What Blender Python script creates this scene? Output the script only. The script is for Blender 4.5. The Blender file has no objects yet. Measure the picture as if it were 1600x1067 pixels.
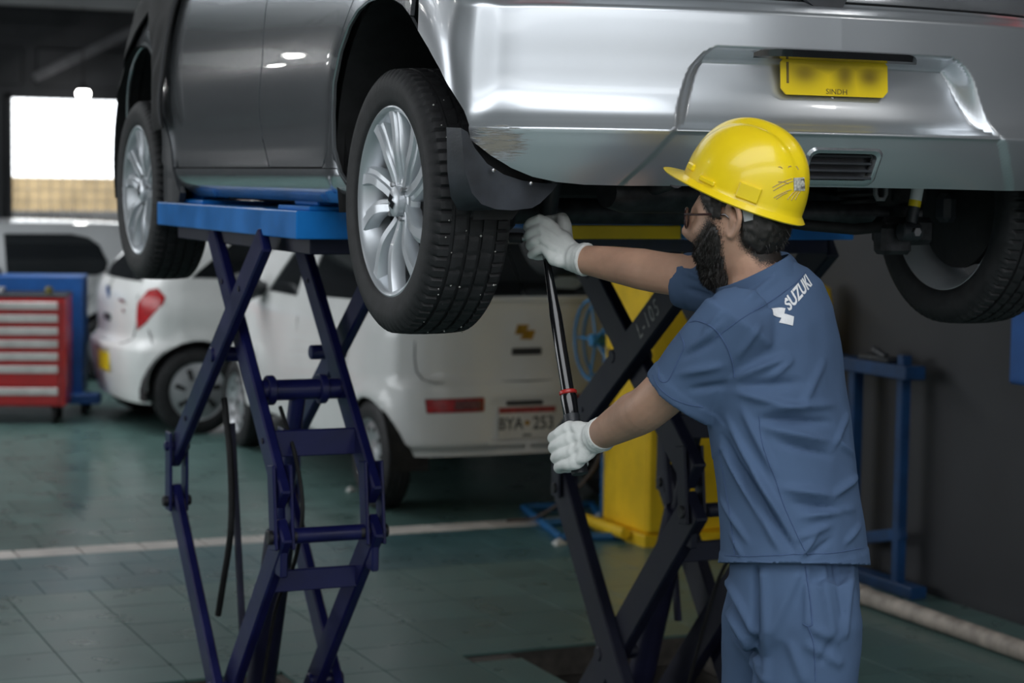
import bpy, bmesh, math, random
import numpy as np
from mathutils import Vector, Matrix, noise
from mathutils.geometry import delaunay_2d_cdt
from mathutils.bvhtree import BVHTree

random.seed(7)
rng = np.random.default_rng(7)
PI = math.pi
sc = bpy.context.scene
COL = sc.collection

# ------------------------------------------------------------------ camera
CAM = Vector((-2.4264, -4.24373, 1.70))
C_RIGHT = Vector((0.9137, -0.4061, 0.0143)).normalized()
C_FWD = Vector((0.4059, 0.9103, -0.0809)).normalized()
C_UP = C_RIGHT.cross(C_FWD).normalized()
C_RIGHT = C_FWD.cross(C_UP).normalized()
cam_d = bpy.data.cameras.new('camera')
cam = bpy.data.objects.new('camera', cam_d)
COL.objects.link(cam)
M = Matrix((C_RIGHT, C_UP, -C_FWD)).transposed().to_4x4()
M.translation = CAM
cam.matrix_world = M
cam_d.sensor_width = 36.0
cam_d.lens = 70.0
cam_d.clip_start = 0.05
cam_d.clip_end = 200
cam_d.dof.use_dof = True
cam_d.dof.focus_distance = 4.18
cam_d.dof.aperture_fstop = 4.0
sc.camera = cam
FPX = 1600 * 70.0 / 36.0

# ------------------------------------------------------------------ sky, daylight, exposure
world = bpy.data.worlds.new('sky')
sc.world = world
world.use_nodes = True
wn = world.node_tree.nodes
wl = world.node_tree.links
bg = wn['Background']
bg.inputs['Color'].default_value = (0.93, 0.97, 1.0, 1)
bg.inputs['Strength'].default_value = 3.0
sc.view_settings.view_transform = 'Standard'
sc.view_settings.look = 'None'
sc.view_settings.exposure = 0.22
sc.view_settings.gamma = 1.0
sc.view_settings.use_curve_mapping = False
sc.cycles.max_bounces = 8
sc.cycles.diffuse_bounces = 4
sc.cycles.glossy_bounces = 4
sc.cycles.sample_clamp_indirect = 6
sc.cycles.use_denoising = True


def sky_portal(loc, rot, sx, sy):
    l = bpy.data.lights.new('daylight_portal', 'AREA')
    l.shape = 'RECTANGLE'
    l.size = sx
    l.size_y = sy
    l.cycles.is_portal = True
    o = bpy.data.objects.new('daylight_portal', l)
    o.location = loc
    o.rotation_euler = rot
    COL.objects.link(o)
    return o


# the workshop is open to the yard along its whole front
sky_portal((-3.5, -7.0, 2.3), (PI / 2, 0, 0), 9.0, 4.5)
sky_portal((-8.05, 7.0, 2.3), (0, -PI / 2, 0), 2.6, 8.0)  # portal for the added window in the left wall
# unseen roof lights added: one for the front bay, one brightening the back
ADDED_SKYL = (-6.0, 0.6, -5.6, -2.4)
ADDED_SKYL2 = (-7.0, 0.8, 7.6, 11.8)
sky_portal(((ADDED_SKYL2[0] + ADDED_SKYL2[1]) / 2, (ADDED_SKYL2[2] + ADDED_SKYL2[3]) / 2, 4.7), (0, 0, 0), ADDED_SKYL2[1] - ADDED_SKYL2[0], ADDED_SKYL2[3] - ADDED_SKYL2[2])
sky_portal(((ADDED_SKYL[0] + ADDED_SKYL[1]) / 2, (ADDED_SKYL[2] + ADDED_SKYL[3]) / 2, 4.7), (0, 0, 0), ADDED_SKYL[1] - ADDED_SKYL[0], ADDED_SKYL[3] - ADDED_SKYL[2])

# ------------------------------------------------------------------ helpers


def at(px, py, d):
    """a point the photograph shows at (px, py), d metres in front of the lens"""
    return CAM + (C_FWD + C_RIGHT * ((px - 800) / FPX) - C_UP * ((py - 533.5) / FPX)) * d


def on(px, py, ax, val):
    r = C_FWD + C_RIGHT * ((px - 800) / FPX) - C_UP * ((py - 533.5) / FPX)
    return CAM + r * ((val - CAM[ax]) / r[ax])


MATS = {}


def pm(name, col, rough=0.5, metal=0.0, coat=0.0, var=0.12, scale=8.0, bump=0.0, bscale=60.0, spec=0.5,
       emit=None, estr=0.0, detail=4.0, trans=0.0, coat_rough=0.03, col2=None, obj_rand=0.0, rvar=0.0, sss=0.0,
       stretch=None):
    if name in MATS:
        return MATS[name]
    m = bpy.data.materials.new(name)
    m.use_nodes = True
    nt = m.node_tree
    n, l = nt.nodes, nt.links
    b = n['Principled BSDF']
    b.inputs['Roughness'].default_value = rough
    b.inputs['Metallic'].default_value = metal
    b.inputs['Coat Weight'].default_value = coat
    b.inputs['Coat Roughness'].default_value = coat_rough
    b.inputs['Specular IOR Level'].default_value = spec
    if trans:
        b.inputs['Transmission Weight'].default_value = trans
    if sss:
        b.inputs['Subsurface Weight'].default_value = sss
        b.inputs['Subsurface Radius'].default_value = (1.0, 0.35, 0.2)
        b.inputs['Subsurface Scale'].default_value = 0.006
    tc = n.new('ShaderNodeTexCoord')
    src = tc.outputs['Object']
    if obj_rand:                                                    # alike pieces share a mesh: let each have its own grain
        ol = n.new('ShaderNodeObjectInfo')
        ad = n.new('ShaderNodeVectorMath')
        l.new(src, ad.inputs[0])
        l.new(ol.outputs['Location'], ad.inputs[1])
        src = ad.outputs['Vector']
    if stretch:
        mp = n.new('ShaderNodeMapping')
        mp.inputs['Scale'].default_value = stretch
        l.new(src, mp.inputs['Vector'])
        src = mp.outputs['Vector']
    nz = n.new('ShaderNodeTexNoise')
    nz.inputs['Scale'].default_value = scale
    nz.inputs['Detail'].default_value = detail
    l.new(src, nz.inputs['Vector'])
    rp = n.new('ShaderNodeValToRGB')
    c2 = col2 or tuple(c * (1 - 2 * var) for c in col)
    c1 = col if col2 else tuple(min(1, c * (1 + var)) for c in col)
    rp.color_ramp.elements[0].position = 0.3
    rp.color_ramp.elements[1].position = 0.7
    rp.color_ramp.elements[0].color = (*c2, 1)
    rp.color_ramp.elements[1].color = (*c1, 1)
    l.new(nz.outputs['Fac'], rp.inputs['Fac'])
    out = rp.outputs['Color']
    if obj_rand:
        oi = n.new('ShaderNodeObjectInfo')
        mr = n.new('ShaderNodeMapRange')
        mr.inputs['To Min'].default_value = 1 - obj_rand
        mr.inputs['To Max'].default_value = 1 + obj_rand
        l.new(oi.outputs['Random'], mr.inputs['Value'])
        mx = n.new('ShaderNodeMix')
        mx.data_type = 'RGBA'
        mx.blend_type = 'MULTIPLY'
        mx.inputs['Factor'].default_value = 1.0
        l.new(out, mx.inputs[6])
        l.new(mr.outputs['Result'], mx.inputs[7])
        out = mx.outputs[2]
    l.new(out, b.inputs['Base Color'])
    if rvar:
        mr2 = n.new('ShaderNodeMapRange')
        mr2.inputs['To Min'].default_value = max(0.02, rough - rvar)
        mr2.inputs['To Max'].default_value = rough + rvar
        l.new(nz.outputs['Fac'], mr2.inputs['Value'])
        l.new(mr2.outputs['Result'], b.inputs['Roughness'])
    if bump:
        nb = n.new('ShaderNodeTexNoise')
        nb.inputs['Scale'].default_value = bscale
        nb.inputs['Detail'].default_value = 3
        l.new(src, nb.inputs['Vector'])
        bp = n.new('ShaderNodeBump')
        bp.inputs['Strength'].default_value = bump
        bp.inputs['Distance'].default_value = 0.003
        l.new(nb.outputs['Fac'], bp.inputs['Height'])
        l.new(bp.outputs['Normal'], b.inputs['Normal'])
    if emit:
        b.inputs['Emission Color'].default_value = (*emit, 1)
        b.inputs['Emission Strength'].default_value = estr
    MATS[name] = m
    return m


class MB:
    """collects shapes and links them as one mesh object"""

    def __init__(self):
        self.v = []
        self.f = []
        self.sm = []

    def add(self, vs, fs, smooth=False):
        o = len(self.v)
        self.v.extend([tuple(p) for p in vs])
        self.f.extend([tuple(i + o for i in f) for f in fs])
        self.sm.extend([smooth] * len(fs))
        return self

    def box(self, c, size, rot=None, ch=0.004):
        hx, hy, hz = (s / 2 for s in size)
        ch = min(ch, hx * 0.45, hy * 0.45, hz * 0.45)
        h = (hx, hy, hz)
        vs, idx = [], {}
        for sx in (-1, 1):
            for sy in (-1, 1):
                for sz in (-1, 1):
                    s = (sx, sy, sz)
                    for a in range(3):
                        p = [s[k] * (h[k] - (0 if k == a else ch)) for k in range(3)]
                        idx[(s, a)] = len(vs)
                        vs.append(Vector(p))
        fs = []
        for a in range(3):
            b, d = (a + 1) % 3, (a + 2) % 3
            for sg in (-1, 1):
                q = []
                for (p, r) in ((-1, -1), (1, -1), (1, 1), (-1, 1)):
                    s = [0, 0, 0]
                    s[a], s[b], s[d] = sg, p, r
                    q.append(idx[(tuple(s), a)])
                fs.append(q if sg > 0 else q[::-1])
            for p in (-1, 1):
                for r in (-1, 1):
                    s0, s1 = [0, 0, 0], [0, 0, 0]
                    s0[a], s1[a] = -1, 1
                    s0[b] = s1[b] = p
                    s0[d] = s1[d] = r
                    q = [idx[(tuple(s0), b)], idx[(tuple(s1), b)], idx[(tuple(s1), d)], idx[(tuple(s0), d)]]
                    fs.append(q if p * r < 0 else q[::-1])
        for sx in (-1, 1):
            for sy in (-1, 1):
                for sz in (-1, 1):
                    s = (sx, sy, sz)
                    q = [idx[(s, 0)], idx[(s, 1)], idx[(s, 2)]]
                    fs.append(q if sx * sy * sz > 0 else q[::-1])
        c = Vector(c)
        if rot is not None:
            vs = [rot @ p for p in vs]
        return self.add([p + c for p in vs], fs)

    def bar(self, p0, p1, w, h, up=(0, 0, 1), ch=0.004):
        """box from p0 to p1, w across, h along 'up'"""
        p0, p1 = Vector(p0), Vector(p1)
        d = p1 - p0
        L = d.length
        y = d.normalized()
        u = Vector(up)
        x = y.cross(u)
        if x.length < 1e-5:
            x = y.cross(Vector((1, 0, 0)))
        x.normalize()
        z = x.cross(y)
        return self.box((p0 + p1) / 2, (w, L, h), Matrix((x, y, z)).transposed(), ch)

    def tube(self, pts, r, seg=12, cap=True, flat=1.0, up=None, smooth=True):
        pts = [Vector(p) for p in pts]
        n = len(pts)
        rr = r if hasattr(r, '__len__') else [r] * n
        vs, fs = [], []
        x = None
        for i, p in enumerate(pts):
            t = (pts[min(i + 1, n - 1)] - pts[max(i - 1, 0)]).normalized()
            if x is None:
                u = Vector(up) if up else (Vector((0, 0, 1)) if abs(t.z) < 0.9 else Vector((1, 0, 0)))
                x = u.cross(t).normalized()
            x = (x - t * x.dot(t)).normalized()
            y = t.cross(x)
            for k in range(seg):
                a = 2 * PI * k / seg
                vs.append(p + x * (math.cos(a) * rr[i]) + y * (math.sin(a) * rr[i] * flat))
        for i in range(n - 1):
            for k in range(seg):
                k2 = (k + 1) % seg
                fs.append((i * seg + k, i * seg + k2, (i + 1) * seg + k2, (i + 1) * seg + k))
        self.add(vs, fs, smooth)
        if cap:
            self.add([vs[k] for k in range(seg)], [tuple(range(seg))[::-1]])
            self.add([vs[(n - 1) * seg + k] for k in range(seg)], [tuple(range(seg))])
        return self

    def limb(self, pts, radii, seg=16, sub=4):
        """a smooth tapering limb with rounded ends"""
        P = cr_chain([tuple(p) for p in pts], sub)
        R = np.interp(np.linspace(0, len(radii) - 1, len(P)), range(len(radii)), radii)
        P = [Vector(p) for p in P]
        d0 = (P[0] - P[1]).normalized()
        d1 = (P[-1] - P[-2]).normalized()
        pre = [(P[0] + d0 * R[0] * 0.95, R[0] * 0.2), (P[0] + d0 * R[0] * 0.8, R[0] * 0.58), (P[0] + d0 * R[0] * 0.45, R[0] * 0.88)]
        post = [(P[-1] + d1 * R[-1] * 0.45, R[-1] * 0.88), (P[-1] + d1 * R[-1] * 0.8, R[-1] * 0.58), (P[-1] + d1 * R[-1] * 0.95, R[-1] * 0.2)]
        pp = [a for a, _ in pre] + P + [a for a, _ in post]
        rr = [b for _, b in pre] + list(R) + [b for _, b in post]
        return self.tube(pp, rr, seg)

    def cyl(self, p0, p1, r, seg=20, ch=0.0, r2=None):
        p0, p1 = Vector(p0), Vector(p1)
        r2 = r if r2 is None else r2
        if ch:
            d = (p1 - p0).normalized() * ch
            return self.tube([p0, p0 + d, p1 - d, p1], [r - ch, r, r2, r2 - ch], seg)
        return self.tube([p0, p1], [r, r2], seg)

    def lathe(self, prof, c=(0, 0, 0), axis=(0, 0, 1), seg=32, smooth=True, closed=False):
        """prof: (radius, height) pairs turned about axis through c"""
        ax = Vector(axis).normalized()
        x = ax.orthogonal().normalized()
        y = ax.cross(x)
        c = Vector(c)
        vs, fs = [], []
        n = len(prof)
        for k in range(seg):
            a = 2 * PI * k / seg
            d = x * math.cos(a) + y * math.sin(a)
            for (r, h) in prof:
                vs.append(c + d * r + ax * h)
        for k in range(seg):
            k2 = (k + 1) % seg
            for i in range(n if closed else n - 1):
                j = (i + 1) % n
                fs.append((k * n + i, k2 * n + i, k2 * n + j, k * n + j))
        return self.add(vs, fs, smooth)

    def prism(self, poly, d, frame=None, smooth=False):
        """polygon (x, y) extruded by d along z of frame"""
        F = frame or Matrix.Identity(4)
        n = len(poly)
        vs = [F @ Vector((p[0], p[1], 0)) for p in poly] + [F @ Vector((p[0], p[1], d)) for p in poly]
        fs = [tuple(range(n))[::-1], tuple(range(n, 2 * n))]
        fs += [(i, (i + 1) % n, n + (i + 1) % n, n + i) for i in range(n)]
        return self.add(vs, fs, smooth)

    def grid(self, rows, closed_u=False, smooth=True):
        nr, nc = len(rows), len(rows[0])
        vs = [p for r in rows for p in r]
        fs = []
        for i in range(nr - 1):
            for j in range(nc if closed_u else nc - 1):
                j2 = (j + 1) % nc
                fs.append((i * nc + j, i * nc + j2, (i + 1) * nc + j2, (i + 1) * nc + j))
        return self.add(vs, fs, smooth)

    def mesh(self, name, mat=None, recalc=False):
        me = bpy.data.meshes.new(name)
        me.from_pydata(self.v, [], self.f)
        if recalc:
            bm = bmesh.new()
            bm.from_mesh(me)
            bmesh.ops.recalc_face_normals(bm, faces=bm.faces)
            bm.to_mesh(me)
            bm.free()
        me.polygons.foreach_set('use_smooth', self.sm)
        if any(self.sm):
            me.set_sharp_from_angle(angle=0.75)
        if mat:
            me.materials.append(mat)
        me.update()
        return me

    def build(self, name, mat, parent=None, recalc=True, **kw):
        return link(name, self.mesh(name, mat, recalc), parent, **kw)


def link(name, me, parent=None, loc=None, label=None, kind=None):
    o = bpy.data.objects.new(name, me)
    COL.objects.link(o)
    if parent is not None:
        o.parent = parent
    if loc is not None:
        o.location = loc
    if label:
        o['label'] = label
    if kind:
        o['kind'] = kind
    return o


def thing(name, label, cat, loc=(0, 0, 0), rz=0.0, group=None, obj=None):
    o = obj
    if o is None:
        o = bpy.data.objects.new(name, None)
        COL.objects.link(o)
        o.location = loc
        o.rotation_euler = (0, 0, rz)
        o.empty_display_size = 0.1
    o['label'] = label
    o['category'] = cat
    if group:
        o['group'] = group
    return o


def cr_chain(pts, sub=6):
    """Catmull-Rom through the points"""
    P = np.array(pts, float)
    n = len(P)
    if n < 3:
        t = np.linspace(0, 1, sub + 1)[:, None]
        return P[0] * (1 - t) + P[-1] * t
    E = np.vstack([2 * P[0] - P[1], P, 2 * P[-1] - P[-2]])
    out = []
    for i in range(n - 1):
        a, b, c, d = E[i], E[i + 1], E[i + 2], E[i + 3]
        for k in range(sub):
            t = k / sub
            out.append(0.5 * ((2 * b) + (c - a) * t + (2 * a - 5 * b + 4 * c - d) * t * t + (-a + 3 * b - 3 * c + d) * t ** 3))
    out.append(P[-1])
    return np.array(out)


def curve1d(pts, sub=12):
    """smooth y(x) through points, as a lookup function"""
    C = cr_chain(pts, sub)
    o = np.argsort(C[:, 0], kind='stable')
    X, Y = C[o, 0], C[o, 1]
    return lambda x: np.interp(x, X, Y)


def sstep(a, b, x):
    t = np.clip((np.asarray(x, float) - a) / (b - a), 0, 1)
    return t * t * (3 - 2 * t)


def in_poly(P, poly):
    x, y = P[:, 0], P[:, 1]
    c = np.zeros(len(P), bool)
    q = np.asarray(poly, float)
    x1, y1 = q[-1]
    for x2, y2 in q:
        if y1 != y2:
            m = ((y1 > y) != (y2 > y)) & (x < (x2 - x1) * (y - y1) / (y2 - y1) + x1)
            c ^= m
        x1, y1 = x2, y2
    return c


def resample(poly, step):
    out = []
    n = len(poly)
    for i in range(n):
        a, b = np.array(poly[i], float), np.array(poly[(i + 1) % n], float)
        k = max(1, int(math.ceil(np.linalg.norm(b - a) / step)))
        for j in range(k):
            out.append(a + (b - a) * j / k)
    return np.array(out)


def inset(poly, d):
    q = np.asarray(poly, float)
    if d == 0:
        return q
    area = 0.5 * np.sum(q[:, 0] * np.roll(q[:, 1], -1) - np.roll(q[:, 0], -1) * q[:, 1])
    sg = 1 if area > 0 else -1
    e0 = q - np.roll(q, 1, 0)
    e1 = np.roll(q, -1, 0) - q
    n0 = np.stack([-e0[:, 1], e0[:, 0]], 1)
    n1 = np.stack([-e1[:, 1], e1[:, 0]], 1)
    n0 /= np.linalg.norm(n0, axis=1, keepdims=True) + 1e-12
    n1 /= np.linalg.norm(n1, axis=1, keepdims=True) + 1e-12
    m = n0 + n1
    m /= np.linalg.norm(m, axis=1, keepdims=True) + 1e-9
    k = 1 / np.maximum(0.4, np.sum(m * n0, 1))
    return q + sg * d * m * k[:, None]


def patch(poly, S, step=0.02, holes=(), gap=0.0, rim=0.010, lift=0.0):
    """a panel cut out of the surface S(a, b) along the outline poly; returns vertices, faces, normals"""
    poly = resample(inset(poly, gap), step)
    holes = [resample(h, step * 0.7) for h in holes]
    loops = [poly] + holes
    lo, hi = poly.min(0), poly.max(0)
    gx = np.arange(lo[0] + step * 0.37, hi[0], step)
    gy = np.arange(lo[1] + step * 0.41, hi[1], step)
    G = np.stack(np.meshgrid(gx, gy), -1).reshape(-1, 2)
    if len(G):
        G = G[in_poly(G, poly)]
        for h in holes:
            G = G[~in_poly(G, h)]
        B = np.vstack(loops)
        keep = np.ones(len(G), bool)
        for i in range(0, len(G), 500):
            d2 = ((G[i:i + 500, None] - B[None]) ** 2).sum(-1).min(1)
            keep[i:i + 500] = d2 > (0.55 * step) ** 2
        G = G[keep]
    verts, edges = [], []
    for Lp in loops:
        o = len(verts)
        verts += [Vector(p) for p in Lp]
        edges += [(o + i, o + (i + 1) % len(Lp)) for i in range(len(Lp))]
    verts += [Vector(p) for p in G]
    r = delaunay_2d_cdt(verts, edges, [], 1, 1e-6)
    V2 = np.array([tuple(v) for v in r[0]])
    F = np.array([f for f in r[2]])
    cen = V2[F].mean(1)
    ok = in_poly(cen, poly)
    for h in holes:
        ok &= ~in_poly(cen, h)
    F = F[ok]
    e = 0.0015
    V3 = S(V2[:, 0], V2[:, 1])
    da = S(V2[:, 0] + e, V2[:, 1]) - S(V2[:, 0] - e, V2[:, 1])
    db = S(V2[:, 0], V2[:, 1] + e) - S(V2[:, 0], V2[:, 1] - e)
    N = np.cross(db, da)
    N /= np.linalg.norm(N, axis=1, keepdims=True) + 1e-12
    V3 = V3 + N * lift
    fn = np.cross(V3[F[:, 1]] - V3[F[:, 0]], V3[F[:, 2]] - V3[F[:, 0]])
    flip = (fn * N[F].mean(1)).sum(1) < 0
    F[flip] = F[flip][:, ::-1]
    # turned-in edge
    cnt = {}
    for f in F:
        for i in range(3):
            a, b = int(f[i]), int(f[(i + 1) % 3])
            k = (min(a, b), max(a, b))
            cnt[k] = None if k in cnt else (a, b)
    V, NN, FF = [V3], [N], [list(map(int, f)) for f in F]
    n0 = len(V3)
    ev, en = [], []
    if rim:
        for k, ab in cnt.items():
            if ab is None:
                continue
            a, b = ab
            m = np.cross(V3[b] - V3[a], N[a])
            m /= np.linalg.norm(m) + 1e-12
            base = n0 + len(ev)
            ev += [V3[a], V3[b], V3[b] - N[b] * rim, V3[a] - N[a] * rim]
            en += [m] * 4
            FF.append([base + 1, base, base + 3, base + 2])
    if ev:
        V.append(np.array(ev))
        NN.append(np.array(en))
    return np.vstack(V), FF, np.vstack(NN)


def panel(name, parts, mat, parent, **kw):
    """parts: list of patch() results -> one mesh object with the surface's own normals"""
    V, F, N = [], [], []
    o = 0
    for (v, f, n) in parts:
        V.append(v)
        N.append(n)
        F += [[i + o for i in q] for q in f]
        o += len(v)
    V, N = np.vstack(V), np.vstack(N)
    me = bpy.data.meshes.new(name)
    me.from_pydata(V.tolist(), [], F)
    me.polygons.foreach_set('use_smooth', [True] * len(me.polygons))
    me.normals_split_custom_set_from_vertices(N.tolist())
    me.materials.append(mat)
    return link(name, me, parent, **kw)


class CarSurf:
    """a car body as a surface over (s, z): s runs round the plan outline from the middle of the rear,
    positive along the left side, negative along the right"""

    def __init__(self, plan, off=None, taper=None):
        C = cr_chain(plan, 24)
        d = np.r_[0, np.cumsum(np.linalg.norm(np.diff(C, axis=0), axis=1))]
        self.s = np.linspace(0, d[-1], 1600)
        self.x = np.interp(self.s, d, C[:, 0])
        self.y = np.interp(self.s, d, C[:, 1])
        k = np.ones(9) / 9
        tx, ty = np.gradient(self.x), np.gradient(self.y)
        tx, ty = np.convolve(np.pad(tx, 4, 'edge'), k, 'valid'), np.convolve(np.pad(ty, 4, 'edge'), k, 'valid')
        L = np.hypot(tx, ty)
        # left side runs -x then +y : outward normal is (-ty, tx) turned to point away
        self.nx, self.ny = -ty / L, tx / L
        self.L = d[-1]
        self.off = off
        self.taper = taper

    def sy(self, y):
        i0 = 0
        return np.interp(y, self.y, self.s)

    def sx(self, x):
        """s on the rear face for x >= 0 meaning distance to the left"""
        m = self.s < self.sy(self.y[0] + 0.25)
        return np.interp(x, -self.x[m], self.s[m])

    def __call__(self, s, z):
        s = np.asarray(s, float)
        z = np.asarray(z, float)
        a = np.abs(s)
        x, y = np.interp(a, self.s, self.x), np.interp(a, self.s, self.y)
        nx, ny = np.interp(a, self.s, self.nx), np.interp(a, self.s, self.ny)
        if self.off is not None:
            o = self.off(x, y, nx, ny, z)
            x, y = x + nx * o, y + ny * o
        if self.taper is not None:
            x, y = self.taper(x, y, z)
        x = np.where(s < 0, -x, x)
        return np.stack([x, y, z + 0 * x], -1)


def fuse(mb, voxel, smooth=4, factor=0.5):
    """closed shapes melted into one continuous surface; returns a mesh"""
    me = mb.mesh('fuse', None, True)
    o = bpy.data.objects.new('fuse', me)
    COL.objects.link(o)
    r = o.modifiers.new('r', 'REMESH')
    r.mode = 'VOXEL'
    r.voxel_size = voxel
    if smooth:
        s = o.modifiers.new('s', 'SMOOTH')
        s.iterations = smooth
        s.factor = factor
    dg = bpy.context.evaluated_depsgraph_get()
    dg.update()
    out = bpy.data.meshes.new_from_object(o.evaluated_get(dg))
    bpy.data.objects.remove(o)
    bpy.data.meshes.remove(me)
    out.polygons.foreach_set('use_smooth', [True] * len(out.polygons))
    return out


def me_co(me):
    a = np.empty(len(me.vertices) * 3)
    me.vertices.foreach_get('co', a)
    return a.reshape(-1, 3)


def me_no(me):
    a = np.empty(len(me.vertices) * 3)
    me.vertices.foreach_get('normal', a)
    return a.reshape(-1, 3)


def me_set(me, co):
    me.vertices.foreach_set('co', np.asarray(co, np.float32).ravel())
    me.update()


def text_mesh(txt, size, depth=0.001, font_scale_x=1.0, shear=0.0, spacing=1.0, bold=0.0):
    """flat lettering as a mesh, centred on the origin in its own xy plane"""
    cu = bpy.data.curves.new('txt', 'FONT')
    cu.body = txt
    cu.size = size
    cu.extrude = depth
    cu.align_x = 'CENTER'
    cu.align_y = 'CENTER'
    cu.shear = shear
    cu.space_character = spacing
    cu.offset = bold
    cu.resolution_u = 3
    o = bpy.data.objects.new('txt', cu)
    COL.objects.link(o)
    dg = bpy.context.evaluated_depsgraph_get()
    dg.update()
    me = bpy.data.meshes.new_from_object(o.evaluated_get(dg))
    bpy.data.objects.remove(o)
    bpy.data.curves.remove(cu)
    if font_scale_x != 1.0:
        for v in me.vertices:
            v.co.x *= font_scale_x
    return me


def frame(o, x, y):
    x = Vector(x).normalized()
    z = x.cross(Vector(y)).normalized()
    y = z.cross(x)
    m = Matrix((x, y, z)).transposed().to_4x4()
    m.translation = Vector(o)
    return m


def put_text(name, me, mat, mw, parent, label=None):
    me = me.copy()
    me.transform(mw)
    me.materials.clear()
    me.materials.append(mat)
    return link(name, me, parent, label=label)


# ------------------------------------------------------------------ materials
silver = pm('silver_paint', (0.60, 0.625, 0.66), 0.20, 0.85, 1.0, 0.02, 3.0, coat_rough=0.02)
white_paint = pm('white_paint', (0.80, 0.80, 0.79), 0.35, 0.0, 0.6, 0.03, 3.0)
grey_paint = pm('pale_grey_paint', (0.45, 0.46, 0.47), 0.35, 0.2, 0.6, 0.03, 3.0)
rubber = pm('tyre_rubber', (0.022, 0.022, 0.024), 0.62, 0, 0, 0.2, 30, bump=0.15, bscale=220, spec=0.4)
black_plastic = pm('black_plastic', (0.028, 0.031, 0.037), 0.45, 0, 0, 0.12, 20, bump=0.12, bscale=300)
flap_plastic = pm('mud_flap_plastic', (0.040, 0.045, 0.056), 0.42, 0, 0, 0.2, 14, bump=0.1, bscale=200, rvar=0.1)
under_black = pm('underbody_coating', (0.010, 0.010, 0.011), 0.7, 0, 0, 0.3, 20, bump=0.3, bscale=80)
dark_metal = pm('dark_metal', (0.05, 0.05, 0.055), 0.45, 0.6, 0, 0.3, 25)
steel = pm('steel', (0.55, 0.55, 0.56), 0.28, 1.0, 0, 0.1, 20)
alloy = pm('alloy_silver', (0.66, 0.69, 0.73), 0.36, 0.55, 0.35, 0.03, 10)
glass = pm('dark_glass', (0.012, 0.014, 0.016), 0.05, 0, 0.6, 0.1, 2, spec=0.7)
lift_blue = pm('platform_blue', (0.010, 0.235, 0.74), 0.36, 0.0, 0.15, 0.12, 6, rvar=0.1, bump=0.06, bscale=60)
arm_blue = pm('arm_navy_blue', (0.008, 0.010, 0.080), 0.36, 0.0, 0.1, 0.15, 9, rvar=0.12, bump=0.08, bscale=50)
arm_shaded = pm('arm_navy_shaded', (0.006, 0.0075, 0.022), 0.5, 0.0, 0.0, 0.15, 9, rvar=0.12, bump=0.08, bscale=50)  # same arm paint, darkened for the shade round the right lift
navy_dark = pm('navy_black', (0.010, 0.011, 0.035), 0.5, 0.0, 0, 0.2, 12)
yellow_paint = pm('yellow_paint', (0.86, 0.55, 0.008), 0.45, 0, 0.1, 0.10, 5, rvar=0.1)
helmet_yellow = pm('helmet_yellow', (1.0, 0.71, 0.012), 0.28, 0, 0.3, 0.05, 9, bump=0.03, bscale=90)
red_paint = pm('red_paint', (0.50, 0.010, 0.012), 0.35, 0, 0.3, 0.08, 6)
red_lens = pm('red_lens', (0.52, 0.008, 0.014), 0.22, 0, 0.3, 0.25, 60)
clear_lens = pm('clear_lens', (0.65, 0.60, 0.58), 0.12, 0, 1.0, 0.2, 80)
plate_yellow = pm('plate_yellow', (0.82, 0.60, 0.01), 0.4, 0, 0.2, 0.05, 12)
plate_white = pm('plate_white', (0.72, 0.70, 0.66), 0.4, 0, 0.2, 0.05, 12)
black_print = pm('black_print', (0.02, 0.02, 0.022), 0.5)
dull_print = pm('worn_dark_print', (0.16, 0.11, 0.02), 0.5)
red_print = pm('red_print', (0.42, 0.05, 0.05), 0.5, 0, 0, 0.25, 30)
gold = pm('gold_metal', (0.55, 0.32, 0.05), 0.3, 0.8, 0.3, 0.15, 30)
chrome = pm('chrome', (0.75, 0.76, 0.78), 0.08, 1.0, 0, 0.02, 5)
skin = pm('skin', (0.54, 0.315, 0.22), 0.48, 0, 0, 0.10, 14, bump=0.12, bscale=180, sss=0.12)
cloth = pm('blue_cotton', (0.070, 0.114, 0.205), 0.85, 0, 0, 0.07, 5, bump=0.08, bscale=700, spec=0.25)
cloth_seam = pm('blue_stitching', (0.055, 0.095, 0.20), 0.9, 0, 0, 0.1, 60)
white_thread = pm('white_embroidery', (0.80, 0.80, 0.82), 0.6, 0, 0, 0.05, 80, bump=0.3, bscale=600)
glove_white = pm('white_knit', (0.78, 0.79, 0.77), 0.85, 0, 0, 0.06, 20, bump=0.3, bscale=520)
hair_black = pm('black_hair', (0.016, 0.013, 0.011), 0.5, 0, 0, 0.3, 60)
concrete = pm('concrete', (0.055, 0.048, 0.042), 0.9, 0, 0, 0.3, 9, bump=0.6, bscale=25)
wall_dark = pm('dark_grey_wall', (0.030, 0.031, 0.036), 0.55, 0, 0, 0.12, 2.0, bump=0.05, bscale=30)
wall_far = pm('charcoal_wall', (0.050, 0.052, 0.058), 0.7, 0, 0, 0.2, 1.5)
ceil_mat = pm('grey_ceiling', (0.42, 0.42, 0.43), 0.8, 0, 0, 0.08, 2.0)
tile_green = pm('green_tile', (0.092, 0.165, 0.152), 0.30, 0, 0.0, 0.10, 5, obj_rand=0.10, rvar=0.10, bump=0.03, bscale=40)
tile_teal = pm('teal_tile', (0.058, 0.138, 0.150), 0.30, 0, 0.0, 0.10, 5, obj_rand=0.10, rvar=0.10)
tile_white = pm('white_line_tile', (0.64, 0.59, 0.55), 0.4, 0, 0, 0.12, 8, obj_rand=0.08)
grout = pm('grout', (0.085, 0.075, 0.065), 0.9, 0, 0, 0.2, 20)
bench_blue = pm('bench_blue', (0.010, 0.115, 0.42), 0.45, 0, 0, 0.1, 6)
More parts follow.
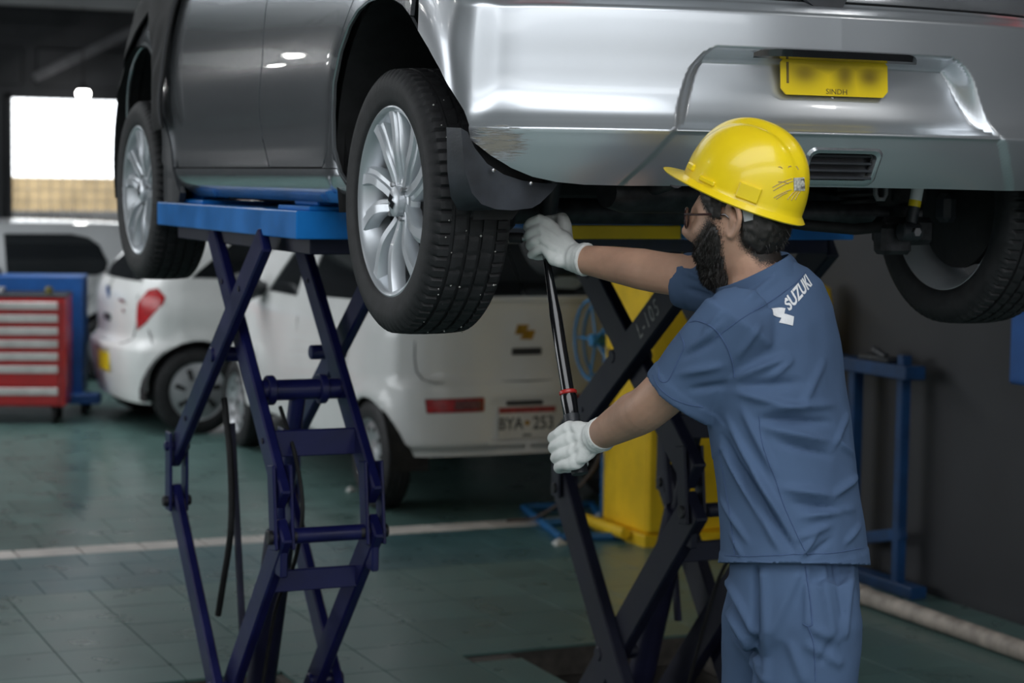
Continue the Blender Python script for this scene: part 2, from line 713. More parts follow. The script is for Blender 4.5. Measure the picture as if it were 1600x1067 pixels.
stand_blue = pm('stand_blue', (0.008, 0.050, 0.150), 0.45, 0, 0, 0.2, 8)
pipe_pale = pm('pale_pipe', (0.42, 0.36, 0.31), 0.6, 0, 0, 0.2, 14)
black_cloth = pm('black_cover_cloth', (0.009, 0.009, 0.010), 0.75, 0, 0, 0.2, 20, bump=0.2, bscale=160)
# ------------------------------------------------------------------ the setting


def structure(name, mb, mat, parent=None, recalc=True):
    return mb.build(name, mat, parent, recalc, kind='structure')


PITS = [(-1.16, -0.42, 0.45, 2.22), (0.46, 1.20, 0.45, 2.22)]      # u0, u1, v0, v1
X0, X1, Y0, Y1 = -8.0, 5.5, -7.2, 17.5
# slab laid in strips round the two lift pits
fl = MB()
xs = [X0, PITS[0][0], PITS[0][1], PITS[1][0], PITS[1][1], X1]
for i in range(5):
    a, b = xs[i], xs[i + 1]
    if i in (1, 3):
        fl.box(((a + b) / 2, (Y0 + 0.45) / 2, -0.055), (b - a, 0.45 - Y0, 0.1), ch=0)
        fl.box(((a + b) / 2, (2.22 + Y1) / 2, -0.055), (b - a, Y1 - 2.22, 0.1), ch=0)
    else:
        fl.box(((a + b) / 2, (Y0 + Y1) / 2, -0.055), (b - a, Y1 - Y0, 0.1), ch=0)
floor = structure('floor', fl, grout)
for (a, b, c, d) in PITS:
    p = MB()
    p.box(((a + b) / 2, (c + d) / 2, -0.385), (b - a + 0.2, d - c + 0.2, 0.05), ch=0)
    for (cx, cy, sx, sy) in ((a - 0.05, (c + d) / 2, 0.1, d - c + 0.2), (b + 0.05, (c + d) / 2, 0.1, d - c + 0.2),
                             ((a + b) / 2, c - 0.05, b - a, 0.1), ((a + b) / 2, d + 0.05, b - a, 0.1)):
        p.box((cx, cy, -0.235), (sx, sy, 0.25), ch=0)
    p.build('pit_lining', concrete, floor)

# tiles: one mesh per kind, laid one by one where the photograph lets them be told apart
_tm = {}


def tile_mesh(w, d, mat):
    k = (round(w, 3), round(d, 3), mat.name)
    if k not in _tm:
        _tm[k] = MB().box((0, 0, 0), (w - (0.009 if mat is tile_white else 0.004), d - 0.004, 0.010), ch=0.0004).mesh('tile', mat, False)
    return _tm[k]


def in_pit(u, v, w, d):
    for (a, b, c, e) in PITS:
        if a < u + w / 2 - 0.01 and u - w / 2 + 0.01 < b and c < v + d / 2 - 0.01 and v - d / 2 + 0.01 < e:
            return True
    return False


def project(u, v, z=0.0):
    d = Vector((u, v, z)) - CAM
    w = d.dot(C_FWD)
    return 800 + FPX * d.dot(C_RIGHT) / w, 533.5 - FPX * d.dot(C_UP) / w, w


cells = []
P = 1 / 3.0
ROWS = []
for j in range(0, 34):                                            # field in front of the white line
    v = 3.77 - P / 2 - j * P
    if v > Y0 + 0.2:
        ROWS.append((v, P, P, -1.06 + P / 2, tile_green))
for k in range(3):                                                  # teal border, joints staggered
    ROWS.append((3.77 + 0.2667 * (k + 0.5), 0.2667, 0.285, -0.86 + 0.1425 * (k % 2) + 0.1, tile_teal))
ROWS.append((4.665, 0.19, 0.285, -0.86 + 0.1425, tile_white))
for j in range(38):
    v = 4.76 + P * (j + 0.5)
    ROWS.append((v, P, P, -1.06 + P / 2 + 0.08 * (j % 2), tile_green))
for (v, d, w, u0, m) in ROWS:
    k0 = int(math.ceil((X0 + w - u0) / w))
    for k in range(k0, k0 + int((X1 - X0) / w) - 1):
        u = u0 + k * w
        cells.append((u, v, w, d, m))
seen, rest = [], []
for (u, v, w, d, m) in cells:
    if in_pit(u, v, w, d):
        # keep the strip of a cut tile that lies outside the pit
        for (a, b, c, e) in PITS:
            if u - w / 2 < a < u + w / 2 and c < v < e and a - (u - w / 2) > 0.03:
                ww = a - (u - w / 2)
                rest.append((a - ww / 2, v, ww, d, m))
            if u - w / 2 < b < u + w / 2 and c < v < e and (u + w / 2) - b > 0.03:
                ww = u + w / 2 - b
                rest.append((b + ww / 2, v, ww, d, m))
            if v - d / 2 < e < v + d / 2 and u > a - w / 2 and u < b + w / 2 and (v + d / 2) - e > 0.03:
                dd = v + d / 2 - e
                rest.append((u, e + dd / 2, w, dd, m))
        continue
    x, y, wd = project(u, v)
    vis = wd > 1 and -60 < x < 1660 and 620 < y < 1110
    if vis and u < 2.45 and (wd < 12.5 or v < 4.8) and not (1.15 < u < 2.5 and 5.2 < v < 8.2):
        seen.append((wd, u, v, w, d, m))
    else:
        rest.append((u, v, w, d, m))
seen.sort(key=lambda t: t[0])
for t in seen[300:]:
    rest.append(t[1:])
for (wd, u, v, w, d, m) in seen[:300]:
    link('tile', tile_mesh(w, d, m), floor, (u, v, 0.0 - 0.0002 * random.random()))
for m in (tile_green, tile_teal, tile_white):
    mb = MB()
    for (u, v, w, d, mm) in rest:
        if mm is m:
            a, b, c, e = u - w / 2 + 0.002, u + w / 2 - 0.002, v - d / 2 + 0.002, v + d / 2 - 0.002
            mb.add([(a, c, 0.005), (b, c, 0.005), (b, e, 0.005), (a, e, 0.005), (a, c, -0.004), (b, c, -0.004), (b, e, -0.004), (a, e, -0.004)],
                   [(0, 1, 2, 3), (1, 0, 4, 5), (2, 1, 5, 6), (3, 2, 6, 7), (0, 3, 7, 4)])
    mb.build('distant_tiles', m, floor, False, kind='stuff')

# walls
WH = 4.6
w = MB()
w.box((2.60, -1.5, WH / 2), (0.20, 11.0, WH), ch=0)
w.box((4.1, 4.10, WH / 2), (3.2, 0.20, WH), ch=0)
w.box((5.6, 10.75, WH / 2), (0.20, 13.5, WH), ch=0)
structure('wall_right', w, wall_dark)
w = MB()
for (y0, y1, z0, z1) in ((-7.3, 3.0, 0, WH), (11.0, 17.5, 0, WH), (3.0, 11.0, 0, 1.0), (3.0, 11.0, 3.6, WH)):   # unseen window, added to brighten the cars at the back
    w.box((-8.1, (y0 + y1) / 2, (z0 + z1) / 2), (0.20, y1 - y0, z1 - z0), ch=0)
structure('wall_left', w, wall_far)
f = MB()
for v in (3.03, 5.0, 7.0, 9.0, 10.97):
    f.box((-8.1, v, 2.3), (0.10, 0.06, 2.6))
f.box((-8.1, 7.0, 1.03), (0.12, 8.0, 0.06))
f.box((-8.1, 7.0, 3.57), (0.12, 8.0, 0.06))
structure('added_light_window', f, wall_far)
# back wall with a wide opening to the yard
BV = 17.4
wx0, wx1, wz0, wz1 = 1.28, 4.2, 0.95, 2.54
w = MB()
w.box(((-8.2 + wx0) / 2, BV, WH / 2), (wx0 + 8.2, 0.2, WH), ch=0)
w.box(((wx1 + 5.7) / 2, BV, WH / 2), (5.7 - wx1, 0.2, WH), ch=0)
w.box(((wx0 + wx1) / 2, BV, wz0 / 2), (wx1 - wx0, 0.2, wz0), ch=0)
w.box(((wx0 + wx1) / 2, BV, (WH + wz1) / 2), (wx1 - wx0, 0.2, WH - wz1), ch=0)
wall_back = structure('wall_back', w, wall_far)
for (x0, x1, z0, z1) in ((-0.5, 1.45, 2.62, 3.02), (1.60, 3.6, 2.62, 3.02)):        # boarded panels over the opening
    q = MB()
    q.box(((x0 + x1) / 2, BV - 0.12, (z0 + z1) / 2), (x1 - x0, 0.05, z1 - z0), ch=0.01)
    q.build('panel', wall_far, wall_back)
# window: steel frame with bars
f = MB()
f.box((wx0 + 0.02, BV - 0.02, (wz0 + wz1) / 2), (0.09, 0.16, wz1 - wz0))
f.box((wx1 - 0.02, BV - 0.02, (wz0 + wz1) / 2), (0.09, 0.16, wz1 - wz0))
f.box(((wx0 + wx1) / 2, BV - 0.02, wz0 + 0.02), (wx1 - wx0, 0.2, 0.06))
f.box(((wx0 + wx1) / 2, BV - 0.02, wz1 - 0.02), (wx1 - wx0, 0.16, 0.05))
win = structure('window_1', f, wall_far)
g = MB()
for k in range(1, 24):
    g.cyl((wx0 + (wx1 - wx0) * k / 24, BV, wz0 + 0.04), (wx0 + (wx1 - wx0) * k / 24, BV, wz1 - 0.04), 0.004, 6)
for k in range(1, 14):
    z = wz0 + (wz1 - wz0) * k / 14
    g.cyl((wx0, BV, z), (wx1, BV, z), 0.004, 6)
g.build('wire_mesh', pm('thin_wire', (0.4, 0.4, 0.42), 0.5), win, kind='stuff')
# beams and brace under the roof
b = MB()
b.box((-1.3, 16.6, 3.58), (13.0, 0.30, 0.34), ch=0.01)
structure('trim_1', b, ceil_mat)
b = MB()
b.bar(on(52, 122, 1, 16.9), on(215, 44, 1, 16.9), 0.10, 0.10)
structure('trim_2', b, pm('brace_grey', (0.13, 0.13, 0.14), 0.6))
b = MB()
for (x0, x1, y0, y1) in ((-8.4, 5.8, ADDED_SKYL2[3], 17.6), (-8.4, ADDED_SKYL2[0], ADDED_SKYL2[2], ADDED_SKYL2[3]), (ADDED_SKYL2[1], 5.8, ADDED_SKYL2[2], ADDED_SKYL2[3]), (-8.4, 5.8, ADDED_SKYL[3], ADDED_SKYL2[2]), (-8.4, 5.8, -7.2, ADDED_SKYL[2]), (-8.4, ADDED_SKYL[0], ADDED_SKYL[2], ADDED_SKYL[3]), (ADDED_SKYL[1], 5.8, ADDED_SKYL[2], ADDED_SKYL[3])):
    b.box(((x0 + x1) / 2, (y0 + y1) / 2, WH + 0.06), (x1 - x0, y1 - y0, 0.12), ch=0)
structure('ceiling', b, ceil_mat)
b = MB()
for v in (-6, 0, 4, 8, 12):
    b.box((-1.3, v, WH - 0.12), (13.4, 0.14, 0.26), ch=0.01)
structure('trim_3', b, wall_far)
# yard outside
y = MB()
y.box((4, 24, -0.08), (60, 13, 0.1), ch=0)
y.box((0, -20, -0.08), (60, 25.4, 0.1), ch=0)
structure('ground', y, pm('yard_concrete', (0.22, 0.21, 0.19), 0.9, 0, 0, 0.2, 0.6))
y = MB()
y.box((6, 27, 0.82), (34, 0.3, 1.64), ch=0.02)
t = thing('boundary_wall', 'long sandy wall standing in the yard beyond the back opening', 'wall',
          obj=y.build('boundary_wall', pm('sandy_wall', (0.42, 0.31, 0.17), 0.9, 0, 0, 0.25, 1.6, bump=0.3, bscale=6)))
y = MB()
y.box((6, 22.5, 0.6), (20, 0.3, 1.2), ch=0.02)
t = thing('yard_fence', 'dark grey low wall in the yard in front of the sandy wall', 'wall',
          obj=y.build('yard_fence', pm('grey_render', (0.10, 0.10, 0.10), 0.9, 0, 0, 0.25, 1.2)))

# unseen building, added to grey the reflections in the paintwork
y = MB()
y.box((-3, -24, 4.0), (60, 0.6, 8.0), ch=0.02)
thing('added_building', 'long plain unseen building behind the camera, added for reflections', 'building', obj=y.build('added_building', pm('yard_render', (0.30, 0.30, 0.30), 0.9, 0, 0, 0.15, 0.8)))

# pipe along the foot of the dark wall
pp = MB()
pp.tube([(2.135, 3.0, 0.060), (2.125, 2.56, 0.044), (2.13, 1.6, 0.041), (2.13, -1.5, 0.041)], 0.036, 16)
t = thing('pipe', 'pale pipe lying on the floor along the foot of the dark wall', 'pipe', obj=pp.build('pipe', pipe_pale))
for v in (2.46, 0.9):
    c = MB()
    c.lathe([(0.036, -0.03), (0.041, -0.03), (0.041, 0.03), (0.036, 0.03)], (2.128, v, 0.044), (0, 1, 0), 16)
    c.build('coupling', pipe_pale, t)


def bay_lamp(u, v, z, label, group=None):
    t = thing('high_bay_lamp', label, 'lamp', (u, v, z), 0, group)
    h = MB()
    h.lathe([(0.02, 0.30), (0.05, 0.28), (0.06, 0.18), (0.14, 0.07), (0.19, 0.0), (0.185, 0.0), (0.135, 0.06), (0.055, 0.16)], seg=24)
    h.build('lamp_shade', dark_metal, t)
    r = MB()
    r.cyl((0, 0, 0.28), (0, 0, WH - z), 0.012, 8)
    r.build('drop_rod', dark_metal, t)
    bl = MB()
    bl.lathe([(0.001, -0.035), (0.05, -0.03), (0.085, -0.005), (0.09, 0.02), (0.06, 0.06), (0.03, 0.10), (0.001, 0.12)], seg=20)
    bl.build('bulb', pm('lamp_bulb', (1, 1, 1), 0.4, emit=(1, 0.98, 0.95), estr=30.0), t)


LAMPS = [(-4.2, 1.0), (-4.2, 4.5), (-4.2, 8.0), (-6.4, 2.6), (-6.4, 6.2), (-6.4, 10.0), (-4.7, 13.2), (-6.0, 13.4), (-5.3, 15.6), (1.4, -1.6)]
for (u, v) in LAMPS:
    bay_lamp(u, v, 3.75 if v < 12 else 3.30, 'round high bay lamp hanging from the workshop roof, out of the picture', 'high bay lamps under the roof')
q = on(130, 146, 1, 16.6)
t = thing('bulkhead_lamp', 'bright round lamp hanging before the top of the back opening', 'lamp', q)
h = MB()
h.lathe([(0.001, 0.05), (0.055, 0.035), (0.072, 0.0), (0.055, -0.04), (0.001, -0.06)], seg=20)
h.build('bulb', MATS['lamp_bulb'], t)
h = MB()
h.lathe([(0.001, 0.12), (0.03, 0.11), (0.035, 0.05), (0.06, 0.035), (0.058, 0.03), (0.001, 0.05)], seg=20)
h.cyl((0, 0, 0.11), (0, 0, 3.42 - q.z), 0.008, 8)
h.build('lamp_holder', dark_metal, t)
# ------------------------------------------------------------------ wheels
TR, RR = 0.302, 0.217


def tyre_mesh(R=TR, r=RR, w=0.185, seg=360, tread=True, mat=rubber):
    """turned about x; outer face towards -x"""
    h = w / 2
    prof = [(-h + 0.012, r - 0.004), (-h + 0.003, r + 0.004), (-h + 0.001, r + 0.016), (-h - 0.004, r + 0.036), (-h - 0.002, r + 0.056), (-h + 0.006, R - 0.014), (-h + 0.013, R - 0.006)]
    ribs = []
    xs = np.linspace(-h + 0.020, h - 0.020, 5)                       # five ribs split by four grooves
    bounds = [-h + 0.016, -0.050, -0.016, 0.016, 0.050, h - 0.016]
    kinds = []
    for i in range(5):
        a, b = bounds[i], bounds[i + 1]
        a2, b2 = a + (0.0045 if i else 0), b - (0.0045 if i < 4 else 0)
        crown = lambda x: R - 0.006 * (abs(x) / h) ** 2.5
        if i:
            prof.append((a2, crown(a2) - 0.007))
            kinds.append(None)
        for k in range(3):
            x = a2 + (b2 - a2) * k / 2
            prof.append((x, crown(x)))
        if i < 4:
            prof.append((b2, crown(b2) - 0.007))
    m = [(-x, q) for (x, q) in prof[:7]][::-1]
    prof = prof + m
    n = len(prof)
    vs, fs = [], []
    for k in range(seg):
        a = 2 * PI * k / seg
        for i, (x, q) in enumerate(prof):
            rr = q
            if tread:
                if q > R - 0.0075 and 0.016 < abs(x) - 0.0 and abs(x) > 0.052 and (k + (2 if x > 0 else 0)) % 5 == 0:
                    rr -= 0.0065
                elif abs(x) < 0.045 and q > R - 0.004 and (k + int(abs(x) * 400) % 3) % 8 == 0:
                    rr -= 0.0055
                elif abs(x) > h - 0.014 and R - 0.016 < q < R - 0.004 and k % 5 in (0,):
                    rr -= 0.0035
            vs.append((x, rr * math.cos(a), rr * math.sin(a)))
    for k in range(seg):
        k2 = (k + 1) % seg
        for i in range(n - 1):
            fs.append((k * n + i, k2 * n + i, k2 * n + i + 1, k * n + i + 1))
    mb = MB()
    mb.add(vs, fs, True)
    return mb.mesh('tyre', mat, True)


def spoke_mesh():
    """one of ten curved spokes, running along +y from the hub to the rim; outer face -x"""
    rows = []
    nt = 22
    for i in range(nt):
        t = i / (nt - 1)
        rr = 0.040 + t * 0.170
        sweep = 0.020 * math.sin(t * PI * 0.9) - 0.004 * t
        hw = 0.0150 + 0.0062 * t + 0.004 * max(0, t - 0.75) / 0.25
        x0 = -0.062 - 0.013 * sstep(0.0, 0.5, t) - 0.004 * t
        row = []
        for (wv, dx) in ((-1.0, 0.034), (-1.0, 0.004), (-0.88, 0.0), (0.18, 0.0), (0.30, 0.0065), (0.84, 0.0085), (1.0, 0.014), (1.0, 0.036)):
            row.append(Vector((x0 + dx, rr, sweep + wv * hw)))
        rows.append(row)
    return MB().grid(rows, True, True).mesh('spoke', alloy, True)


def rim_mesh():
    mb = MB()
    r = RR
    mb.lathe([(r - 0.012, -0.080), (r - 0.004, -0.086), (r + 0.001, -0.084), (r + 0.002, -0.078), (r - 0.010, -0.070), (r - 0.018, -0.050), (r - 0.030, 0.0), (r - 0.020, 0.055),
              (r + 0.002, 0.080), (r - 0.004, 0.082), (r - 0.026, 0.056), (r - 0.036, 0.0), (r - 0.024, -0.052), (r - 0.015, -0.072)], (0, 0, 0), (1, 0, 0), 96, True, True)
    mb.lathe([(0.0, -0.060), (0.052, -0.060), (0.058, -0.055), (0.062, -0.030), (0.060, 0.0), (0.0, 0.0)], (0, 0, 0), (1, 0, 0), 40)
    return mb.mesh('rim', alloy, True)


_T, _S, _Rm = tyre_mesh(), spoke_mesh(), rim_mesh()
_cap = MB()
_cap.lathe([(0.0, -0.080), (0.026, -0.079), (0.034, -0.074), (0.037, -0.050)], (0, 0, 0), (1, 0, 0), 32)
CAP = _cap.mesh('centre_cap', alloy, True)
SEMB = [(0.18, 1.0), (1.0, 0.97), (0.82, 0.62), (1.45, 0.58), (1.22, 0.0), (0.36, 0.03), (0.58, 0.33), (0.0, 0.36)]


def emblem_poly(s):
    return [((x - 0.72) * s, (y - 0.5) * s) for (x, y) in SEMB]


_em = MB()
_em.prism(emblem_poly(0.028), 0.002, frame((-0.0795, 0, 0), (0, -1, 0), (0, 0, 1)))
EMB = _em.mesh('wheel_emblem', chrome, True)
_ln = MB()
for k in range(4):
    a = 2 * PI * (k + 0.4) / 4
    c = Vector((0, math.cos(a) * 0.047, math.sin(a) * 0.047))
    _ln.cyl(c + Vector((-0.072, 0, 0)), c + Vector((-0.050, 0, 0)), 0.0062, 6)
NUT = _ln.mesh('wheel_nuts', steel, True)
_dr = MB()
_dr.lathe([(0.0, -0.036), (0.148, -0.030), (0.152, 0.02), (0.158, 0.024), (0.158, 0.034), (0.06, 0.045), (0.0, 0.05)], (0, 0, 0), (1, 0, 0), 40)
DRUM = _dr.mesh('brake_drum', under_black, True)


def wheel(parent, x, y, z, right=False, spin=0.0):
    w = link('wheel', _Rm, parent)
    w.location = (x, y, z)
    w.rotation_euler = (spin, 0, PI if right else 0)
    link('tyre', _T, w)
    for k in range(10):
        o = link('spoke', _S, w)
        o.rotation_euler = (2 * PI * k / 10 + (0.05 if k % 2 else -0.05), 0, 0)
    link('centre_cap', CAP, w)
    link('wheel_emblem', EMB, w)
    link('wheel_nuts', NUT, w, kind='stuff')
    link('brake_drum', DRUM, w)
    return w


# ------------------------------------------------------------------ the raised silver hatchback
HZ = 1.647
car = thing('hatchback', 'silver hatchback raised on the scissor lifts with a scraped rear bumper', 'car', (0, 0, HZ))

PLAN = [(0, -.592), (-.2, -.588), (-.4, -.568), (-.55, -.540), (-.68, -.500), (-.77, -.452), (-.823, -.385), (-.843, -.27), (-.846, 0), (-.846, .5), (-.846, 1.0),
        (-.846, 1.6), (-.842, 2.1), (-.832, 2.43), (-.80, 2.75), (-.72, 2.98), (-.55, 3.12), (-.3, 3.18), (0, 3.20)]
f_rear = curve1d([(-.05, -.13), (.0, -.10), (.02, -.080), (.045, -.058), (.08, -.034), (.12, -.014), (.145, -.004), (.156, 0), (.162, -.001), (.178, -.016), (.20, -.032), (.24, -.045), (.30, -.050), (.36, -.053),
                  (.408, -.057), (.418, -.060), (.424, -.068), (.438, -.098), (.452, -.135), (.50, -.150), (.62, -.155), (.75, -.17)], 8)
f_side = curve1d([(-.08, -.16), (-.05, -.12), (-.02, -.075), (.0, -.046), (.02, -.022), (.055, -.010), (.075, -.010), (.10, -.013), (.14, -.017), (.18, -.015), (.22, -.008), (.26, -.002), (.30, 0), (.36, -.002), (.45, -.010),
                  (.55, -.028), (.64, -.055), (.75, -.10)], 8)
f_wave = curve1d([(-.4, .0), (.3, .0), (.45, .6), (.9, 1.0), (1.9, 1.0), (2.1, .3), (2.4, 0), (3.2, 0)], 8)
f_hw = curve1d([(.10, .445), (.155, .428), (.20, .410), (.25, .392), (.29, .376), (.32, .350), (.336, .322), (.345, .285), (.36, .20)], 8)


def hero_off(x, y, nx, ny, z):
    wr = np.clip(-ny, 0, 1) ** 1.0
    wr = sstep(0.05, 0.85, wr)
    ws = np.clip(np.abs(nx), 0, 1)
    wsd = f_side(z)
    wave = np.where((z > .09) & (z < .3), wsd * f_wave(y), np.where(z >= .3, wsd, wsd))
    side = np.where((z > .09) & (z < .3), wave, wsd)
    front = sstep(0.1, 0.9, ny) * -0.02
    o = wr * f_rear(z) + (1 - wr) * side * ws + front
    # flared arches
    for yc in (0.0, 2.43):
        r = np.hypot(y - yc, z - 0.10)
        o = o + (1 - wr) * 0.008 * np.exp(-((r - 0.40) / 0.05) ** 2) * (z > 0.0)
    # plate recess
    d = np.minimum(np.minimum(f_hw(z) - np.abs(x), (z - .158) * 1.7), (.343 - z) * 1.2)
    rec = sstep(0.0, 0.042, d) * (0.024 + 0.030 * sstep(.15, .33, z))
    o = o - wr * rec
    # below the ledge the middle of the bumper sits back
    hw2 = np.interp(z, [0.0, 0.05, 0.10, 0.158], [0.56, 0.525, 0.475, 0.43])
    d2 = np.minimum(hw2 - np.abs(x), (.166 - z) * 1.5)
    o = o - wr * sstep(0, 0.020, d2) * 0.011
    return o


def hero_taper(x, y, z):
    k = sstep(0.62, 1.25, z)
    return x * (1 - 0.22 * k), y + 0.34 * k * sstep(0.9, -0.5, y) - 0.9 * sstep(0.62, 1.0, z) * sstep(1.4, 3.2, y)


H = CarSurf(PLAN, hero_off, hero_taper)
sy, sx = H.sy, H.sx
ARCH_R = [(.31, .010), (.360, .065), (.384, .126), (.388, .20), (.374, .281), (.335, .355), (.283, .413), (.225, .446), (.163, .461), (.09, .466), (.02, .458), (-.06, .436), (-.115, .408), (-.167, .374),
          (-.235, .332), (-.299, .285), (-.345, .240), (-.381, .195), (-.400, .165)]
ARCH_F = [(2.43 + .38 * math.cos(a), .10 + .38 * math.sin(a)) for a in np.linspace(-.25, PI + .25, 22)]
sarch = [(float(sy(y)), z) for (y, z) in ARCH_R]

# inner shell: what the panel gaps open on to
shell_poly = [(0, .06)] + [(float(sx(x)), .07) for x in (.3, .6)] + [(s, z + .01) for (s, z) in sarch[::-1]] + [(float(sy(y)), .02) for y in (.45, 1.2, 2.0)] + \
    [(float(sy(y)), z) for (y, z) in ARCH_F[::-1]] + [(float(sy(2.9)), .08), (H.L, .08), (H.L, .62), (0, .62)]
mir = lambda pl: [(-s, z) for (s, z) in pl][::-1]
H_in = CarSurf(PLAN, lambda x, y, nx, ny, z: np.interp(z, [0, .6], [-.012, -.03]) - .014 - (.105 + .11 * sstep(.40, .46, z)) * sstep(.05, .6, -ny), hero_taper)
panel('body_shell', [patch(shell_poly, H_in, 0.05, rim=0), patch(mir(shell_poly), H_in, 0.05, rim=0)], under_black, car)

# rear bumper with the scrape on its left corner
vent = []
for (cx, cz, a0) in ((.066, .108, 0), (-.066, .108, 90), (-.066, .074, 180), (.066, .074, 270)):
    for k in range(5):
        a = math.radians(a0 + 22.5 * k)
        vent.append((cx + .018 * math.cos(a), cz + .012 * math.sin(a)))
half = [(-1e-9, .047), (float(sx(.30)), .046), (float(sx(.50)), .044), (float(sx(.60)), .045), (float(sx(.66)), .050), (float(sx(.71)), .060), (float(sx(.755)), .078), (float(sx(.79)), .103),
        (float(sx(.815)), .135)] + [(float(sy(y)), z) for (y, z) in ARCH_R[::-1] if z < .375 and y < 0] + [(float(sy(-.175)), .452)]
bump_poly = [(-s, z) for (s, z) in half[1:]][::-1] + half
vent_s = [(x, z) for (x, z) in vent]

bumper_mat = pm('silver_bumper_paint', (0.60, 0.625, 0.66), 0.34, 0.80, 0.8, 0.02, 3.0, coat_rough=0.06)
nt = bumper_mat.node_tree
n, l = nt.nodes, nt.links
bs = n['Principled BSDF']
tc = n.new('ShaderNodeTexCoord')
mp = n.new('ShaderNodeMapping')
mp.inputs['Location'].default_value = (0.775 * 7, 0.45 * 7, -0.128 * 11)
mp.inputs['Scale'].default_value = (7, 7, 11)
l.new(tc.outputs['Object'], mp.inputs['Vector'])
ln = n.new('ShaderNodeVectorMath')
ln.operation = 'LENGTH'
l.new(mp.outputs['Vector'], ln.inputs[0])
fall = n.new('ShaderNodeMapRange')
fall.inputs['From Min'].default_value = 0.15
fall.inputs['From Max'].default_value = 0.95
fall.inputs['To Min'].default_value = 1
fall.inputs['To Max'].default_value = 0
l.new(ln.outputs['Value'], fall.inputs['Value'])
mp2 = n.new('ShaderNodeMapping')
mp2.inputs['Rotation'].default_value = (0, 0.25, 0)
mp2.inputs['Scale'].default_value = (14, 14, 190)
l.new(tc.outputs['Object'], mp2.inputs['Vector'])
nz = n.new('ShaderNodeTexNoise')
nz.inputs['Scale'].default_value = 1.6
nz.inputs['Detail'].default_value = 6
nz.inputs['Roughness'].default_value = 0.7
l.new(mp2.outputs['Vector'], nz.inputs['Vector'])
th = n.new('ShaderNodeMath')
th.operation = 'MULTIPLY_ADD'
th.inputs[1].default_value = 0.62
l.new(fall.outputs['Result'], th.inputs[0])
l.new(nz.outputs['Fac'], th.inputs[2])
msk = n.new('ShaderNodeMapRange')
msk.inputs['From Min'].default_value = 0.93
msk.inputs['From Max'].default_value = 1.06
l.new(th.outputs['Value'], msk.inputs['Value'])
mxc = n.new('ShaderNodeMix')
mxc.data_type = 'RGBA'
old = bs.inputs['Base Color'].links[0].from_socket
l.new(msk.outputs['Result'], mxc.inputs['Factor'])
l.new(old, mxc.inputs[6])
mxc.inputs[7].default_value = (0.30, 0.28, 0.24, 1)
l.new(mxc.outputs[2], bs.inputs['Base Color'])
for (inp, v0, v1) in (('Roughness', 0.34, 0.75), ('Metallic', 0.80, 0.0), ('Coat Weight', 0.8, 0.0)):
    mr = n.new('ShaderNodeMapRange')
    mr.inputs['To Min'].default_value = v0
    mr.inputs['To Max'].default_value = v1
    l.new(msk.outputs['Result'], mr.inputs['Value'])
    l.new(mr.outputs['Result'], bs.inputs[inp])
bpn = n.new('ShaderNodeBump')
bpn.inputs['Strength'].default_value = 0.8
bpn.inputs['Distance'].default_value = 0.002
bpn.invert = True
l.new(msk.outputs['Result'], bpn.inputs['Height'])
l.new(bpn.outputs['Normal'], bs.inputs['Normal'])

bumper = panel('rear_bumper', [patch(bump_poly, H, 0.0065, holes=[vent_s], rim=0.014)], bumper_mat, car, label='silver rear bumper scraped to bare plastic at its left corner')
# vent: dark pocket with slats and a bright surround
vp = MB()
S0 = lambda pts, lf: [Vector(v) for v in H(np.array([p[0] for p in pts]), np.array([p[1] for p in pts])) + np.array([0, -lf, 0])]
rim_o = S0([(x * 1.17, .091 + (z - .091) * 1.42) for (x, z) in vent], 0.0005)
rim_m = S0([(x * 1.09, .091 + (z - .091) * 1.22) for (x, z) in vent], 0.005)
rim_i = S0(vent, 0.002)
rim_b = S0(vent, -0.02)
vp.grid([rim_o, rim_m, rim_i, rim_b], True)
sur = vp.build('vent_surround', silver, bumper)
vb = MB()
yb = float(H(np.array([0.0]), np.array([.09]))[0, 1]) + 0.030
vb.box((0, yb, .091), (.19, .006, .075), ch=0)
for k in range(4):
    vb.box((0, yb - 0.014, .067 + .016 * k), (.166, .020, .006), ch=0.001)
vb.build('vent_grille', black_plastic, bumper)
# plate lamp bar above the plate
zt = .333
yl = float(H(np.array([0.0]), np.array([.325]))[0, 1])
lb = MB()
rows = []
for k in range(21):
    x = -.215 + .43 * k / 20
    p = H(np.array([x]), np.array([.33]))[0]
    e = min(1, (0.5 - abs(k / 20 - .5)) * 12)
    rows.append([Vector((-p[0], p[1] - .004, .337 + .006 * e)), Vector((-p[0], p[1] - .026 * e - .004, .335 + .005 * e)), Vector((-p[0], p[1] - .022 * e - .004, .325)), Vector((-p[0], p[1] - .002, .321))])
lb.grid(rows)
lb.build('plate_lamp_bar', pm('gloss_black', (0.01, 0.01, 0.011), 0.12, 0, 0.8), bumper)
# rear number plate, its number worn to a smear
pl = MB()
pw, ph, pc = .138, .0415, .013
poly = [(-pw + pc, -ph), (pw - pc, -ph), (pw, -ph + pc), (pw, ph - pc), (pw - pc, ph), (-pw + pc, ph), (-pw, ph - pc), (-pw, -ph + pc)]
_pa, _pb = H(np.array([0.0, 0.0]), np.array([.25, .318]))[:, 1]
pcy = float(_pa) - .006
PF = frame((0.002, float((_pa + _pb) / 2) - .010, .287), (1, 0, 0), (0, float((_pb - _pa) / .068) * .8, 1))
pl.prism(poly, .003, PF)
smear = bpy.data.materials.new('plate_yellow_smeared')
smear.use_nodes = True
n, l = smear.node_tree.nodes, smear.node_tree.links
bs = n['Principled BSDF']
bs.inputs['Roughness'].default_value = 0.4
tc = n.new('ShaderNodeTexCoord')
sp = n.new('ShaderNodeSeparateXYZ')
l.new(tc.outputs['Object'], sp.inputs['Vector'])


